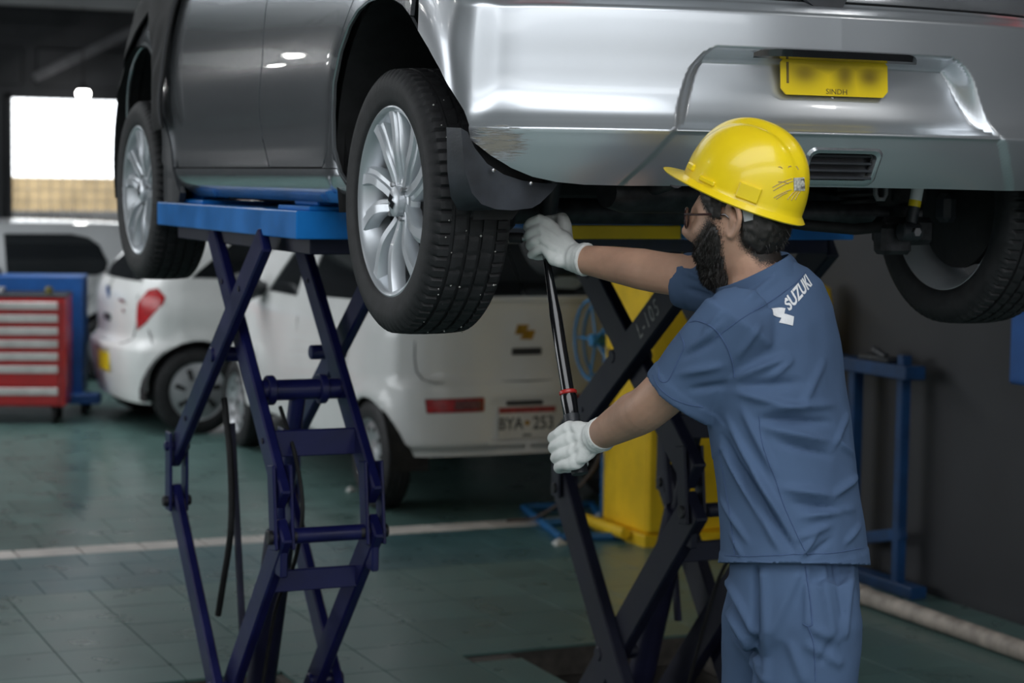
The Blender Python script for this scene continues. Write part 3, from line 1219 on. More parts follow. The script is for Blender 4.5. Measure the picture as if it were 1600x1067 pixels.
def mth(op, a, b=None, c=None):
    m = n.new('ShaderNodeMath')
    m.operation = op
    for i, q in enumerate((a, b, c)):
        if q is None:
            continue
        if isinstance(q, (int, float)):
            m.inputs[i].default_value = q
        else:
            l.new(q, m.inputs[i])
    return m.outputs[0]


acc = None
for (x0, z0, wx, wz, k) in ((-.075, .292, .040, .026, .75), (.028, .290, .028, .034, .8), (.092, .290, .035, .026, .85), (-.01, .312, .13, .016, .55)):
    dx = mth('DIVIDE', mth('SUBTRACT', sp.outputs['X'], x0), wx)
    dz = mth('DIVIDE', mth('SUBTRACT', sp.outputs['Z'], z0), wz)
    g = mth('MULTIPLY', mth('EXPONENT', mth('MULTIPLY', mth('ADD', mth('MULTIPLY', dx, dx), mth('MULTIPLY', dz, dz)), -1.0)), k)
    acc = g if acc is None else mth('MAXIMUM', acc, g)
mx = n.new('ShaderNodeMix')
mx.data_type = 'RGBA'
l.new(acc, mx.inputs['Factor'])
mx.inputs[6].default_value = (0.86, 0.62, 0.008, 1)
mx.inputs[7].default_value = (0.10, 0.065, 0.008, 1)
l.new(mx.outputs[2], bs.inputs['Base Color'])
plate = pl.build('number_plate', smear, car, label='yellow number plate with smeared characters')
put_text('plate_lettering', text_mesh('SINDH', .0165, .0004, 1.15), dull_print, PF @ Matrix.Translation((0.004, -.0325, .0033)), plate)
lw = MB()
lw.box((0, 0, 0), (.006, .046, .0008), ch=0)
lw.build('plate_stroke', dull_print, plate).matrix_local = PF @ Matrix.Translation((-.121, .006, .0034))
sc_ = MB()
sc_.lathe([(0, -.004), (.006, -.003), (.007, 0.004)], (0.004, pcy + .006, .2405), (0, 1, 0), 12)
sc_.build('plate_screw', steel, car)

# panels of the left side, mirrored on the right
gapc = [(1.03, .66), (1.017, .53), (.992, .40), (.990, .356), (1.002, .30), (1.040, .20), (1.036, .155), (1.0, .12), (.966, .092), (.945, .0745)]
dre = [(.505, .0745), (.472, .095), (.445, .122), (.425, .160), (.402, .22), (.387, .281), (.362, .345), (.325, .41), (.279, .473), (.22, .55), (.20, .66)]
SZ = .0745
rear_door = gapc + dre
front_door = [(2.0, .66), (1.985, .40), (1.96, .24), (1.955, .15), (1.945, .10), (1.92, SZ)] + gapc[::-1]
front_door = [(y, z) for (y, z) in front_door]
rocker = [(2.0, SZ), (1.955, .04), (1.915, .01), (1.87, -.012), (.42, -.012), (.345, .0), (.31, .010), (.34, .045), (.37, SZ)]
quarter = [(.20, .66)] + dre[::-1][1:] + [(.37, SZ), (.360, .065)] + ARCH_R[2:13] + [(-.175, .66)]
fender = [(2.0, .66), (1.985, .40), (1.96, .24), (1.955, .15), (1.945, .10), (1.95, SZ), (2.0, SZ), (2.03, .14), (2.06, .21)] + [q for q in ARCH_F[::-1] if q[0] > 2.2 or q[1] > .21] + [(2.80, .04), (2.86, .1), (2.86, .66)]
fbump = [(2.86, .03), (2.86, .66)]


def ysz(pl):
    return [(float(sy(y)), z) for (y, z) in pl]


def both(name, pl, mat, step=0.02, **kw):
    P2 = ysz(pl)
    out = []
    for q, side in ((P2, 1), (mir(P2), -1)):
        out.append(panel(name, [patch(q, H, step, **kw)], mat, car))
    return out


both('rear_door', rear_door, silver, 0.018, gap=0.0042)
both('front_door', front_door, silver, 0.018, gap=0.0036)
both('sill', rocker, silver, 0.018, gap=0.0012)
both('quarter_panel', quarter, silver, 0.018, gap=0.0012)
both('front_fender', fender, silver, 0.02, gap=0.002)
s0 = float(sy(2.86))
fb = [(s0, .04), (H.L, .04), (H.L, .66), (s0, .66)]
panel('front_bumper', [patch(fb, H, 0.03, gap=0.001), patch(mir(fb), H, 0.03, gap=0.001)], silver, car)
# tailgate, glasshouse, roof
tg = [(float(sy(-.175)), .456), (float(sy(-.175)), .53), (float(sx(.60)), .53), (float(sx(.60)), .66), (-float(sx(.60)), .66), (-float(sx(.60)), .53), (-float(sy(-.175)), .53), (-float(sy(-.175)), .456)][::-1]
panel('tailgate', [patch(tg, H, 0.025, gap=0.002)], silver, car)
tq = [(float(sx(.605)), .53), (float(sy(-.175)), .53), (float(sy(-.175)), .66), (float(sx(.605)), .66)]
panel('tail_lamp', [patch(tq, H, 0.025, gap=0.002)], red_lens, car)
panel('tail_lamp', [patch(mir(tq), H, 0.025, gap=0.002)], red_lens, car)
hd = MB()
hc = H(np.array([0.0]), np.array([.47]))[0]
hd.add([(-.072, hc[1] - .012, .475), (.072, hc[1] - .012, .475), (.040, hc[1] - .030, .440), (-.030, hc[1] - .030, .440), (-.072, hc[1] + .03, .475), (.072, hc[1] + .03, .475), (.040, hc[1] + .04, .440), (-.030, hc[1] + .04, .440)],
       [(0, 1, 2, 3), (4, 7, 6, 5), (0, 4, 5, 1), (1, 5, 6, 2), (2, 6, 7, 3), (3, 7, 4, 0)])
hd.build('tailgate_handle', black_plastic, car)
full = [(0, .66), (H.L, .66), (H.L, 1.17), (0, 1.17)]
panel('side_glass', [patch(full, H, 0.06, rim=0), patch(mir(full), H, 0.06, rim=0)], glass, car)
top = MB()
ss = np.linspace(-H.L, H.L, 120)
R1 = [Vector(v) for v in H(ss, np.full(120, 1.17))]
cen = Vector((0, 1.0, 0))
top.grid([R1] + [[Vector((p.x * k, 1.0 + (p.y - 1.0) * k, 1.17 + .07 * (1 - k * k))) for p in R1] for k in (.9, .7, .4, .1)])
top.build('roof', silver, car)
for (s_, w_) in ((sy(1.0), .05), (sy(2.1), .05), (sy(-.1), .16)):
    for sg in (1, -1):
        q = [(sg * (float(s_) - w_), .66), (sg * (float(s_) + w_), .66), (sg * (float(s_) + w_), 1.17), (sg * (float(s_) - w_), 1.17)]
        panel('roof_pillar', [patch(q if sg > 0 else q[::-1], H, 0.05, lift=0.006)], silver, car)

# arch lips in body colour, arch liners and underside in black
for sg in (1, -1):
    for yc, A in ((0, ARCH_R), (2.43, ARCH_F)):
        S2 = np.array([sy(y) for (y, z) in A])
        Z2 = np.array([z for (y, z) in A])
        Q = H(S2 * sg, Z2)
        rows = [[], [], []]
        for i, p in enumerate(Q):
            p = Vector(p)
            c = Vector((p.x, yc, .10))
            r = (c - p).normalized()
            inw = Vector((-math.copysign(1, p.x), 0, 0))
            rows[0].append(p)
            rows[1].append(p + r * .003 + inw * .003)
            rows[2].append(p + r * .003 + inw * .010)
        lip = MB()
        lip.grid(rows)
        lip.build('arch_lip', silver, car, recalc=False)
        ln_ = MB()
        rows = []
        for x in (.79, .70, .56):
            rows.append([Vector((-sg * (.836 if x == .79 and (math.cos(a) > -.1 or yc > 1) else x), yc + (.392 if math.cos(a) > 0 or yc > 1 else .385) * math.cos(a), .10 + .385 * math.sin(a))) for a in (np.linspace(-.35, PI + .35, 24) if x > .6 else np.clip(np.linspace(-.35, PI + .35, 24), .12, PI - .12))])
        rows.append([Vector((-sg * .56, yc, .146)) for _ in range(24)])
        ln_.grid(rows)
        ln_.build('arch_liner', under_black, car)
ub = MB()
ub.box((0, 1.2, .075), (1.10, 3.3, .03), ch=0.01)
ub.box((0, 1.2, .030), (1.46, 1.55, .05), ch=0.015)
ub.box((0, -.40, .10), (1.05, .14, .10), ch=0.02)
ub.box((.0, -.16, .085), (.9, .5, .06), ch=0.03)
ub.box((-.66, 1.21, -.005), (.05, 1.5, .03), ch=0.004)
ub.box((.66, 1.21, -.005), (.05, 1.5, .03), ch=0.004)
ub.build('floor_pan', under_black, car)
ax = MB()
ax.tube([(-.62, .02, -.02), (-.45, .10, -.02), (.45, .10, -.02), (.62, .02, -.02)], .032, 14)
for sg in (1, -1):
    ax.bar((sg * .52, .48, .02), (sg * .56, -.02, -.03), .05, .07, ch=0.012)
ax.build('rear_axle', dark_metal, car)
for sg in (1, -1):
    sp_ = MB()
    pts = []
    for k in range(90):
        a = k / 12 * 2 * PI
        pts.append((sg * .47 + .05 * math.cos(a), .08 + .05 * math.sin(a), -.0 + .0014 * k))
    sp_.tube(pts, .006, 6)
    sp_.build('coil_spring', under_black, car)
# damper on the right with its paper label
for sg in (1, -1):
    if sg > 0:
        a_ = Vector(on(1421, 362, 1, -.16)) - Vector((0, 0, HZ))
        b_ = Vector(on(1440, 262, 1, -.16)) - Vector((0, 0, HZ))
    else:
        a_, b_ = Vector((-.50, -.10, -.06)), Vector((-.49, -.14, .10))
    da = (b_ - a_).normalized()
    dm = MB()
    dm.cyl(a_ + da * .02, b_, .0145 if sg > 0 else .02, 20, .003)
    dm.cyl(a_ - Vector((.028, 0, 0)), a_ + Vector((.028, 0, 0)), .022, 18, .004)
    dm.build('damper', black_plastic, car)
    d_ = bpy.data.objects[[o.name for o in bpy.data.objects if o.name.startswith('damper')][-1]]
    bt = MB()
    bt.cyl(a_ - Vector((0, .035, 0)), a_ + Vector((0, .02, 0)), .011, 6)
    bt.build('damper_bolt', steel, d_)
    if sg > 0:
        la, lc = a_ + (b_ - a_) * .49, a_ + (b_ - a_) * .80
        lm = a_ + (b_ - a_) * .39
        MB().tube([la, lc], [.0150, .0150], 20, False).build('paper_label', pm('label_paper', (0.70, 0.72, 0.74), 0.6), d_)
        MB().tube([lm, la], [.0151, .0151], 20, False).build('yellow_label', plate_yellow, d_)
ta = MB()
c_ = Vector(on(1402, 304, 1, .06)) - Vector((0, 0, HZ))
ta.box(c_ + Vector((0, .06, 0)), (.10, .26, .055), ch=.015)
ta.cyl(c_ + Vector((-.02, 0, -.03)), c_ + Vector((-.02, 0, .05)), .055, 20, .006)
ta.build('trailing_arm', under_black, car)
br = MB()
c_ = Vector(on(1418, 368, 1, -.13)) - Vector((0, 0, HZ))
br.box(c_ + Vector((-.03, .02, -.01)), (.09, .05, .075), ch=0.01)
br.box(c_ + Vector((.02, .05, .01)), (.16, .06, .07), ch=0.02)
br.build('damper_bracket', dark_metal, car)
bx = MB()
c_ = Vector(on(1487, 325, 1, .02)) - Vector((0, 0, HZ))
bx.box(c_, (.075, .06, .075), ch=0.018)
bx.build('brake_hose_bracket', black_plastic, car)
# exhaust silencer and tail pipe, tow eye
ex = MB()
ex.tube([(-.46, -.33, .030), (-.42, -.33, .030), (-.14, -.33, .030), (-.10, -.33, .030)], [.05, .066, .066, .05], 20, True, 0.7)
ex.tube([(-.36, -.26, .02), (-.375, -.4, .045), (-.38, -.5, .06)], .020, 14)
ex.tube([(-.2, -.3, .02), (.1, 0, .0), (.05, .6, -.01), (.0, 1.4, 0)], .022, 12)
ex.build('exhaust', dark_metal, car)
te = MB()
c_ = Vector(on(1376, 302, 1, -.44)) - Vector((0, 0, HZ))
te.tube([c_ + Vector((-.014, 0, .035)), c_ + Vector((-.014, 0, -.002)), c_ + Vector((-.008, 0, -.013)), c_ + Vector((.008, 0, -.013)), c_ + Vector((.014, 0, -.002)), c_ + Vector((.014, 0, .035))], .006, 10)
te.build('tow_eye', pm('tow_eye_grey', (0.10, 0.105, 0.11), 0.5), car)
sl = MB()
sl.tube([(.02, -.05, -.02), (.16, -.16, -.045), (.30, -.16, -.055), (.42, -.1, -.05)], .014, 10)
sl.build('anti_roll_bar', under_black, car)

# wheels hang on their suspension
wheel(car, -.7575, 0, 0, spin=math.radians(18))
wheel(car, -.7575, 2.43, 0, spin=math.radians(40))
wheel(car, .7575, 0, 0, True, spin=.2)
wheel(car, .7575, 2.43, 0, True)

# little stones caught in the tread of the near wheel
ps = MB()
rp_ = random.Random(11)
for k in range(34):
    a, x = rp_.uniform(-1.9, .9), rp_.choice((-.062, -.05, -.034, -.016, .016, .034, .05, .07)) + rp_.uniform(-.006, .006)
    c = Vector((-.7575 + x, -math.cos(a) * .3005, math.sin(a) * .3005))
    rr_ = rp_.uniform(.0012, .0030)
    ps.add([c + Vector(v) * rr_ for v in ((1, 0, 0), (-1, .2, 0), (0, 1, .2), (0, -1, 0), (.1, 0, 1), (0, .1, -1))], [(0, 2, 4), (2, 1, 4), (1, 3, 4), (3, 0, 4), (2, 0, 5), (1, 2, 5), (3, 1, 5), (0, 3, 5)])
ps.build('tread_stones', pm('pale_grit', (.62, .60, .56), .9), car, kind='stuff')

# mud flaps
for sg in (1, -1):
    if sg > 0:
        mf = MB()
        outl = [(-.848, .158), (-.832, .150), (-.815, .118), (-.785, .086), (-.745, .064), (-.700, .052), (-.655, .047), (-.612, .046), (-.625, .030), (-.655, .004), (-.675, -.006), (-.72, -.011), (-.765, -.009),
                (-.800, .002), (-.822, .025), (-.838, .07)]
        ed = [(-.866, .158), (-.856, .07), (-.838, .012), (-.818, -.008)]
        Fm = frame((0, -.405, 0), (sg * 1.0, 0, 0), (0, 0, 1))
        F0 = [Vector((sg * x, -.430 - .03 * (1 - abs(x + .85) * 4 if abs(x + .85) < .25 else 0) + 0.03, z)) for (x, z) in outl]
        nO = len(F0)
        back = [p + Vector((0, .014, 0)) for p in F0]
        mf.add(F0 + back, [tuple(range(nO)), tuple(range(nO, 2 * nO))[::-1]] + [(i, (i + 1) % nO, nO + (i + 1) % nO, nO + i) for i in range(nO)])
        # side return that wraps on to the arch
        sr0 = [Vector((sg * x, y, z)) for (x, y, z) in ((-.848, -.430, .158), (-.838, -.430, .07), (-.822, -.430, .025), (-.800, -.430, .002), (-.765, -.428, -.009))]
        sr1 = [Vector((sg * x, y, z)) for (x, y, z) in ((-.862, -.385, .160), (-.856, -.378, .07), (-.845, -.372, .015), (-.825, -.365, -.012), (-.79, -.36, -.014))]
        sr2 = [p + Vector((sg * .012, .01, 0)) for p in sr1]
        mf.grid([sr0, sr1, sr2])
        fo = mf.build('mud_flap', flap_plastic, car)
        sb = MB()
        for (x, z) in ((-.776, .072), (-.690, .046)):
            sb.lathe([(0, -.004), (.004, -.003), (.005, .003)], (sg * x, -.434, z), (0, 1, 0), 10)
        sb.build('flap_screw', steel, fo)
    # front flap
    fq = ysz([(2.085, .26), (2.035, .21), (2.005, .145), (1.975, .08), (1.93, .028), (1.885, -.002), (1.90, -.030), (1.96, -.033), (2.085, -.033), (2.095, .1)])
    panel('mud_flap', [patch(fq if sg > 0 else mir(fq), lambda s_, z_: H(s_, np.maximum(z_, .055)) * np.array([1, 1, 0]) + np.stack([0 * z_, 0 * z_, z_], -1), .02, lift=.004, rim=.02)], black_plastic, car)

# black cover draped over the left front fender
cov = [(1.985, .70), (1.985, .40), (1.99, .20), (2.06, .19), (2.085, .23), (2.10, .34), (2.16, .43), (2.24, .51), (2.33, .56), (2.43, .60), (2.58, .50), (2.72, .40), (2.80, .30), (2.95, .25), (3.02, .30), (3.02, .70)]


def cov_S(s, z):
    P = H(s, z)
    y = P[:, 1]
    fold = 0.008 * np.sin(y * 62 + 1.5 * np.sin(z * 14)) * sstep(.62, .3, z) + 0.006 * np.sin(z * 38 + 3 * y) + 0.004 * np.sin(y * 25 - z * 30)
    fold = fold * sstep(1.985, 2.09, y)
    out = 0.022 + 0.5 * fold + 0.010 * sstep(.45, .24, z)
    P[:, 0] -= np.where(np.abs(np.interp(s, H.s, H.nx)) > .3, out, 0)
    P[:, 1] += np.where(np.abs(np.interp(s, H.s, H.nx)) > .3, 0, out)
    return P


pv, pf, pn = patch(ysz(cov), cov_S, 0.016, rim=0.006)
pv[:, 2] += HZ
fc = panel('fender_cover', [(pv, pf, pn)], black_cloth, None)
thing('fender_cover', 'black cloth cover draped over the front fender of the raised silver car', 'cover', obj=fc)
hm = MB()
hm.tube([Vector(v) + Vector((-.006, 0, HZ)) for v in cov_S(np.array([float(sy(1.986))] * 12), np.linspace(.69, .21, 12))], .004, 8)
hm.build('hem_piping', black_plastic, fc)
# ------------------------------------------------------------------ the two scissor lifts


def scissor_lift(sg, label, number=None):
    t = thing('scissor_lift', label, 'lift', (sg * .68, 1.40, 0.0), 0, None)
    Lc = lambda x, y, z: Vector((x * sg - sg * .68, y - 1.40, z + HZ)) if True else None
    lx = lambda x: sg * (x - .68)                                  # x given as distance from the middle of the car

    def V(x, y, z):
        return Vector((lx(x), y - 1.40, z + HZ))
    p = MB()
    p.box(V(.575, 1.397, -.071), (.55, 1.466, .073), ch=0.003)
    pf_ = p.build('platform', lift_blue, t)
    q = MB()
    q.box(V(.575, 1.397, -.128), (.44, 1.36, .042), ch=0.003)
    q.build('under_frame', navy_dark, t)
    # raised rubbing plates at both ends of the deck
    for (y0, y1) in ((.68, .95), (1.72, 2.10)):
        q = MB()
        q.box(V(.60, (y0 + y1) / 2, -.029), (.42, y1 - y0, .012), ch=0.003)
        q.build('deck_plate', lift_blue, t)
    xo, xi, ao, ai = (.845, .475, .800, .535) if sg < 0 else (.845, .445, .800, .480)
    T = .030 if sg < 0 else .042
    arm_m = arm_blue if sg < 0 else arm_shaded

    def arm(x, a, b, h=.078, ext=(.04, .04), name='scissor_arm'):
        A, B = V(x, *a), V(x, *b)
        d = (B - A).normalized()
        m = MB()
        m.bar(A - d * ext[0], B + d * ext[1], T, h, (0, 1, 0) if abs(d.z) > .9 else (0, 0, 1), ch=0.005)
        o = m.build(name, arm_m, t)
        return o, A, B, d
    ym_ = 1.895 if sg < 0 else 1.745
    UB = ((.985, -.140), (ym_, -.815)) if sg < 0 else ((.82, -.140), (ym_, -.815))
    UA = ((1.60, -.140), (.945, -.80)) if sg < 0 else ((1.78, -.140), (.945, -.80))
    LF = ((ym_, -.975), (1.03, -1.90))
    LR = ((.930, -.935), (1.83, -1.90))
    arms = {}
    for (x, k, seg) in ((xo, 'ubo', UB), (xi, 'ubi', UB), (ao, 'uao', UA), (ai, 'uai', UA), (xo, 'lfo', LF), (xi, 'lfi', LF), (ao, 'lro', LR), (ai, 'lri', LR)):
        arms[k] = arm(x, *seg, h=(.076 if k[0] == 'u' else .082) + (.03 if sg > 0 else 0))
    # pivots
    def pin(x0, x1, y, z, r, name='pivot_pin', mat=None, seg=18):
        m = MB()
        m.cyl(V(x0, y, z), V(x1, y, z), r, seg, .003)
        return m.build(name, mat or arm_m, t)
    for (p0, p1) in ((.868, .780), (.560, xi - .025)):
        pin(p0, p1, 1.425 if sg < 0 else 1.37, -.470 if sg < 0 else -.50, .022)
        pin(p0, p1, 1.43, -1.472, .024)
    pin(.79, .545, 1.195, -.555, .030, 'cross_tube')
    pin(.80, .53, .935, -.930, .022, 'cross_tube')
    for (xa,) in ((.755,), (.60,)):
        m = MB()
        m.cyl(V(xa - .012, 1.195, -.555), V(xa + .012, 1.195, -.555), .043, 18, .003)
        m.build('cylinder_lug', arm_m, t)
    m = MB()
    m.box(V((ao + ai) / 2, 1.055, -.69), (ao - ai, .014, .075), ch=0.003)
    m.build('cross_plate', arm_m, t)
    m = MB()
    m.box(V((ao + ai) / 2, 1.04, -1.075), (ao - ai, .016, .062), ch=0.003)
    m.build('cross_plate', arm_m, t)
    # link plates between the upper and lower scissors
    for x in (xo, xi):
        for dx in (-T / 2 - .011, T / 2 + .011):
            m = MB()
            m.bar(V(x + dx, ym_ - .002, -.755 if sg < 0 else -.80), V(x + dx, ym_, -1.005), .009, .06, (0, 1, 0), .003)
            m.build('link_plate', arm_m, t)
        pin(x - .045, x + .045, ym_, -.975, .017, 'pivot_pin', dark_metal)
        pin(x - .040, x + .040, ym_, -.80, .015)
    for x in (ao, ai):
        for dx in (-T / 2 - .009, T / 2 + .009):
            m = MB()
            m.bar(V(x + dx, .955, -.735), V(x + dx, .925, -.965), .010, .052, (0, 1, 0), .004)
            m.build('link_plate', arm_m, t)
        pin(x - .042, x + .042, .932, -.93, .020, 'pivot_pin', dark_metal)
        m = MB()
        m.bar(V(x, .93, -.90), V(x, .935, -1.04), .022, .05, (0, 1, 0), .004)
        m.build('link_plate', arm_m, t)
    for k in ('ubo', 'ubi', 'uao', 'uai'):
        o, A, B, d = arms[k]
        for f_ in (.18, .82):
            m = MB()
            c = A + (B - A) * f_
            m.cyl(c - Vector((T / 2 + .004, 0, 0)), c + Vector((T / 2 + .004, 0, 0)), .008, 10)
            m.build('arm_bolt', navy_dark, o)
    # hydraulic ram and its hoses
    m = MB()
    m.cyl(V(.67, 1.60, -1.62), V(.67, 1.36, -1.0), .045, 20, .004)
    ram = m.build('hydraulic_ram', navy_dark, t)
    m = MB()
    m.cyl(V(.67, 1.36, -1.0), V(.67, 1.195, -.555), .024, 18)
    m.build('piston_rod', arm_m, ram)
    for (x, w_, pts) in ((.775, .010, ((1.60, -.62), (1.53, -.80), (1.52, -1.0), (1.60, -1.18), (1.66, -1.30))), (.735, .006, ((1.16, -.60), (1.02, -.72), (.95, -.86), (1.02, -1.02), (1.20, -1.2), (1.40, -1.62)))):
        m = MB()
        m.tube([V(x, a, b) for a, b in cr_chain(pts, 6)], w_, 10)
        m.build('hydraulic_hose', under_black, t)
    m = MB()
    m.bar(V(.745, 1.62, -.70), V(.745, 1.48, -1.40), .016, .03, (0, 1, 0), .003)
    m.build('locking_bar', navy_dark, t)
    # base frame lying in the pit
    m = MB()
    for x in (.84, .48):
        m.box(V(x, 1.335, -1.93), (.05, 1.60, .05), ch=0.004)
    for y in (.60, 1.40, 2.05):
        m.box(V(.66, y, -1.93), (.34, .06, .05), ch=0.004)
    m.build('base_frame', navy_dark, t)
    for (x, y) in ((xo, 1.03), (xi, 1.03), (ao, 1.83), (ai, 1.83)):
        pin(x - .03, x + .03, y, -1.895, .028, 'roller', dark_metal)
    if number:
        o, A, B, d = arms['ubi']
        side = Vector((-1, 0, 0))
        c = A + (B - A) * .335 + side * (T / 2 + .0012)
        tm = text_mesh(number, .078, .0006, 0.72, spacing=1.25)
        put_text('painted_number', tm, pm('faded_white_print', (0.50, 0.50, 0.48), 0.8, 0, 0, 0.3, 60), frame(c, -d, side.cross(-d)), o)
    return t


lift_a = scissor_lift(-1, 'blue scissor lift standing on the left under the silver car, nearer the white cars')
lift_b = scissor_lift(1, 'shade-darkened blue scissor lift behind the man with a painted number on its arm', 'L-105')
# pull out beam on the second lift
m = MB()
m.box((.08 - .68, .735 - 1.40, -.088 + HZ), (.46, .05, .038), ch=0.003)
m.build('extension_beam', yellow_paint, lift_b, label='yellow pull-out beam')
# blocks between the lifts and the sills
for (x, y, lab) in ((-.69, .83, 'blue block under the sill at the rear of the left lift platform'), (-.69, 1.98, 'blue block under the sill at the front of the left lift platform'),
                    (.69, .83, 'blue block under the sill at the rear of the right lift platform'), (.69, 1.98, 'blue block under the sill at the front of the right lift platform')):
    m = MB()
    m.box((0, 0, -.0115), (.16, .20, .023), ch=0.004)
    o = m.build('lifting_block', lift_blue, None)
    o.location = (x, y, HZ + .001)
    thing('lifting_block', lab, 'block', obj=o, group='blocks between lift and sills')
# ------------------------------------------------------------------ cars and gear behind


def road_wheel(parent, x, y, r, w, style, right=False):
    rr = r * .66
    tm = tyre_mesh(r, rr, w, 96, False)
    mb = MB()
    h = w / 2
    mb.lathe([(rr - .004, -h * .9), (rr + .002, -h * .95), (rr - .012, -h * .7), (rr - .02, 0), (rr, h * .9), (rr - .03, h * .5), (rr - .035, -h * .3)], (0, 0, 0), (1, 0, 0), 48)
    if style == 'steel':
        mb.lathe([(0, -h * .72), (.035, -h * .72), (.05, -h * .55), (rr * .55, -h * .50), (rr * .72, -h * .78), (rr * .84, -h * .72), (rr - .01, -h * .62)], (0, 0, 0), (1, 0, 0), 48)
    else:
        mb.lathe([(0, -h * .92), (rr * .3, -h * .93), (rr * .62, -h * .90), (rr * .9, -h * .80), (rr - .004, -h * .78)], (0, 0, 0), (1, 0, 0), 48)
    me = mb.mesh('rim', pm('wheel_trim_silver', (0.50, 0.51, 0.53), 0.32, 0.6, 0.3), True)
    o = link('wheel', me, parent)
    o.location = (x, y, r)
    o.rotation_euler = (0, 0, PI if right else 0)
    link('tyre', tm, o)
    sl = MB()
    if style == 'steel':
        for k in range(10):
            a = 2 * PI * k / 10
            c = Vector((0, math.cos(a), math.sin(a))) * rr * .74
            sl.lathe([(0, -h * .80), (.013, -h * .80), (.015, -h * .70)], c, (1, 0, 0), 12)
        sl.lathe([(0, -h * .73), (.024, -h * .73), (.024, -h * .7)], (-.002, 0, 0), (1, 0, 0), 16)
    else:
        for k in range(7):
            a = 2 * PI * k / 7 + .2
            d, e = Vector((0, math.cos(a), math.sin(a))), Vector((0, -math.sin(a), math.cos(a)))
            q = [d * rr * .42 + e * .010, d * rr * .80 + e * .030, d * rr * .84 - e * .004, d * rr * .46 - e * .014]
            sl.add([p + Vector((-h * (.935 if i in (0, 3) else .885), 0, 0)) for i, p in enumerate(q)] + [p + Vector((-h * .8, 0, 0)) for p in q],
                   [(0, 1, 2, 3), (0, 1, 5, 4), (1, 2, 6, 5), (2, 3, 7, 6), (3, 0, 4, 7)])
    link('wheel_slots', sl.mesh('wheel_slots', under_black, True), o, kind='stuff')
    return o


def body_car(root, plan, off, taper, zt, z_glass, arches, arch_r, arch_z, paint, wins, rear_extra=None, tail_split=None, rearwin=None, lamps=(), step=.03, roofz=None):
    """shell with cut wheel arches, window openings with glass, lamps let in, roof"""
    S = CarSurf(plan, off, taper)
    sy, sx = S.sy, S.sx
    zb = off.zb
    for sg in (1, -1):
        poly = [(0, zb)]
        for yc in arches:
            ang = math.asin(max(-1, min(1, (zb - arch_z) / arch_r)))
            poly += [(float(sy(yc + arch_r * math.cos(a))), arch_z + arch_r * math.sin(a)) for a in np.linspace(PI - ang, ang, 18)]
        poly += [(S.L, zb), (S.L, zt), (0, zt)]
        holes, gl = [], []
        for wv in wins:
            q = [(float(sy(y)), z) for (y, z) in wv]
            holes.append(q)
            gl.append(('window', q, glass))
        if rearwin:
            q = [(max(-2e-3, float(sx(x))) if x > 0 else 0.0, z) for (x, z) in rearwin]
            gl.append(('rear_window', q, glass))
            holes_rear = q
        for (nm, lam, mt) in lamps:
            q = [(float(a(sx, sy)), z) for (a, z) in lam]
            holes.append(q)
            gl.append((nm, q, mt))
        fl_ = (lambda q: q) if sg > 0 else mir
        body_poly = poly
        hh = list(holes)
        if rearwin:
            # the opening touches the middle line: cut it out of the outline instead
            zs = sorted(z for (s, z) in holes_rear if s <= 1e-6)
            up = [p for p in holes_rear if p[0] > 1e-6]
            up = sorted(up, key=lambda p: -p[1])
            body_poly = poly + [(0, zs[-1])] + up + [(0, zs[0])]
        nm = 'body' if sg > 0 else 'body'
        panel('body_panel', [patch(fl_(body_poly), S, step, holes=[fl_(h) for h in hh], rim=.02)], paint, root)
        for (nm, q, mt) in gl:
            panel(nm, [patch(fl_(q), S, step, gap=0.004, rim=.004, lift=-.006 if mt is glass else 0.002)], mt, root)
    ss = np.linspace(-S.L, S.L, 140)
    R1 = [Vector(v) for v in S(ss, np.full(140, zt))]
    ym = sum(p.y for p in R1) / len(R1)
    m = MB()
    rz = roofz or .05
    m.grid([R1] + [[Vector((p.x * k, ym + (p.y - ym) * k, zt + rz * (1 - k ** 2.2))) for p in R1] for k in (.96, .85, .6, .3, .05)])
    m.build('roof', paint, root)
    # floor and dark inside of the arches
    m = MB()
    ys = [p[1] for p in plan]
    m.box((0, (min(ys) + max(ys)) / 2, zb + .05), (abs(plan[len(plan) // 2][0]) * 1.75, (max(ys) - min(ys)) * .93, .06), ch=.02)
    for yc in arches:
        for sg in (1, -1):
            rows = []
            for x in (.98, .70):
                rows.append([Vector((sg * x * abs(plan[len(plan) // 2][0]), yc + (arch_r + .015) * math.cos(a), arch_z + (arch_r + .015) * math.sin(a))) for a in np.linspace(-.2, PI + .2, 18)])
            rows.append([Vector((sg * .70 * abs(plan[len(plan) // 2][0]), yc, arch_z)) for _ in range(18)])
            m.grid(rows)
    m.build('underbody', under_black, root)
    return S


def groove(root, S, pts, r=.0035, mat=None, name='panel_gap', lift=0.0):
    P = S(np.array([p[0] for p in pts]), np.array([p[1] for p in pts]))
    m = MB()
    m.tube([Vector(p) for p in P], r, 6)
    return m.build(name, mat or under_black, root)


# ---- small white hatchback seen from behind
kei = thing('hatchback', 'small white hatchback seen from behind, plate BYA 253, parked behind the lifts', 'car', (1.780, 5.36, 0))
ka_rear = curve1d([(.2, -.03), (.33, -.02), (.345, -.008), (.40, 0), (.55, .004), (.64, .0), (.675, -.010), (.69, -.030), (.71, -.042), (.80, -.046), (1.0, -.052), (1.075, -.058), (1.09, -.050), (1.11, -.056), (1.13, -.075), (1.3, -.08), (1.5, -.08)], 8)
ka_side = curve1d([(.2, -.05), (.30, -.02), (.36, -.012), (.50, -.004), (.62, 0), (.80, -.004), (.93, -.012), (1.0, -.03), (1.1, -.045), (1.5, -.06)], 8)


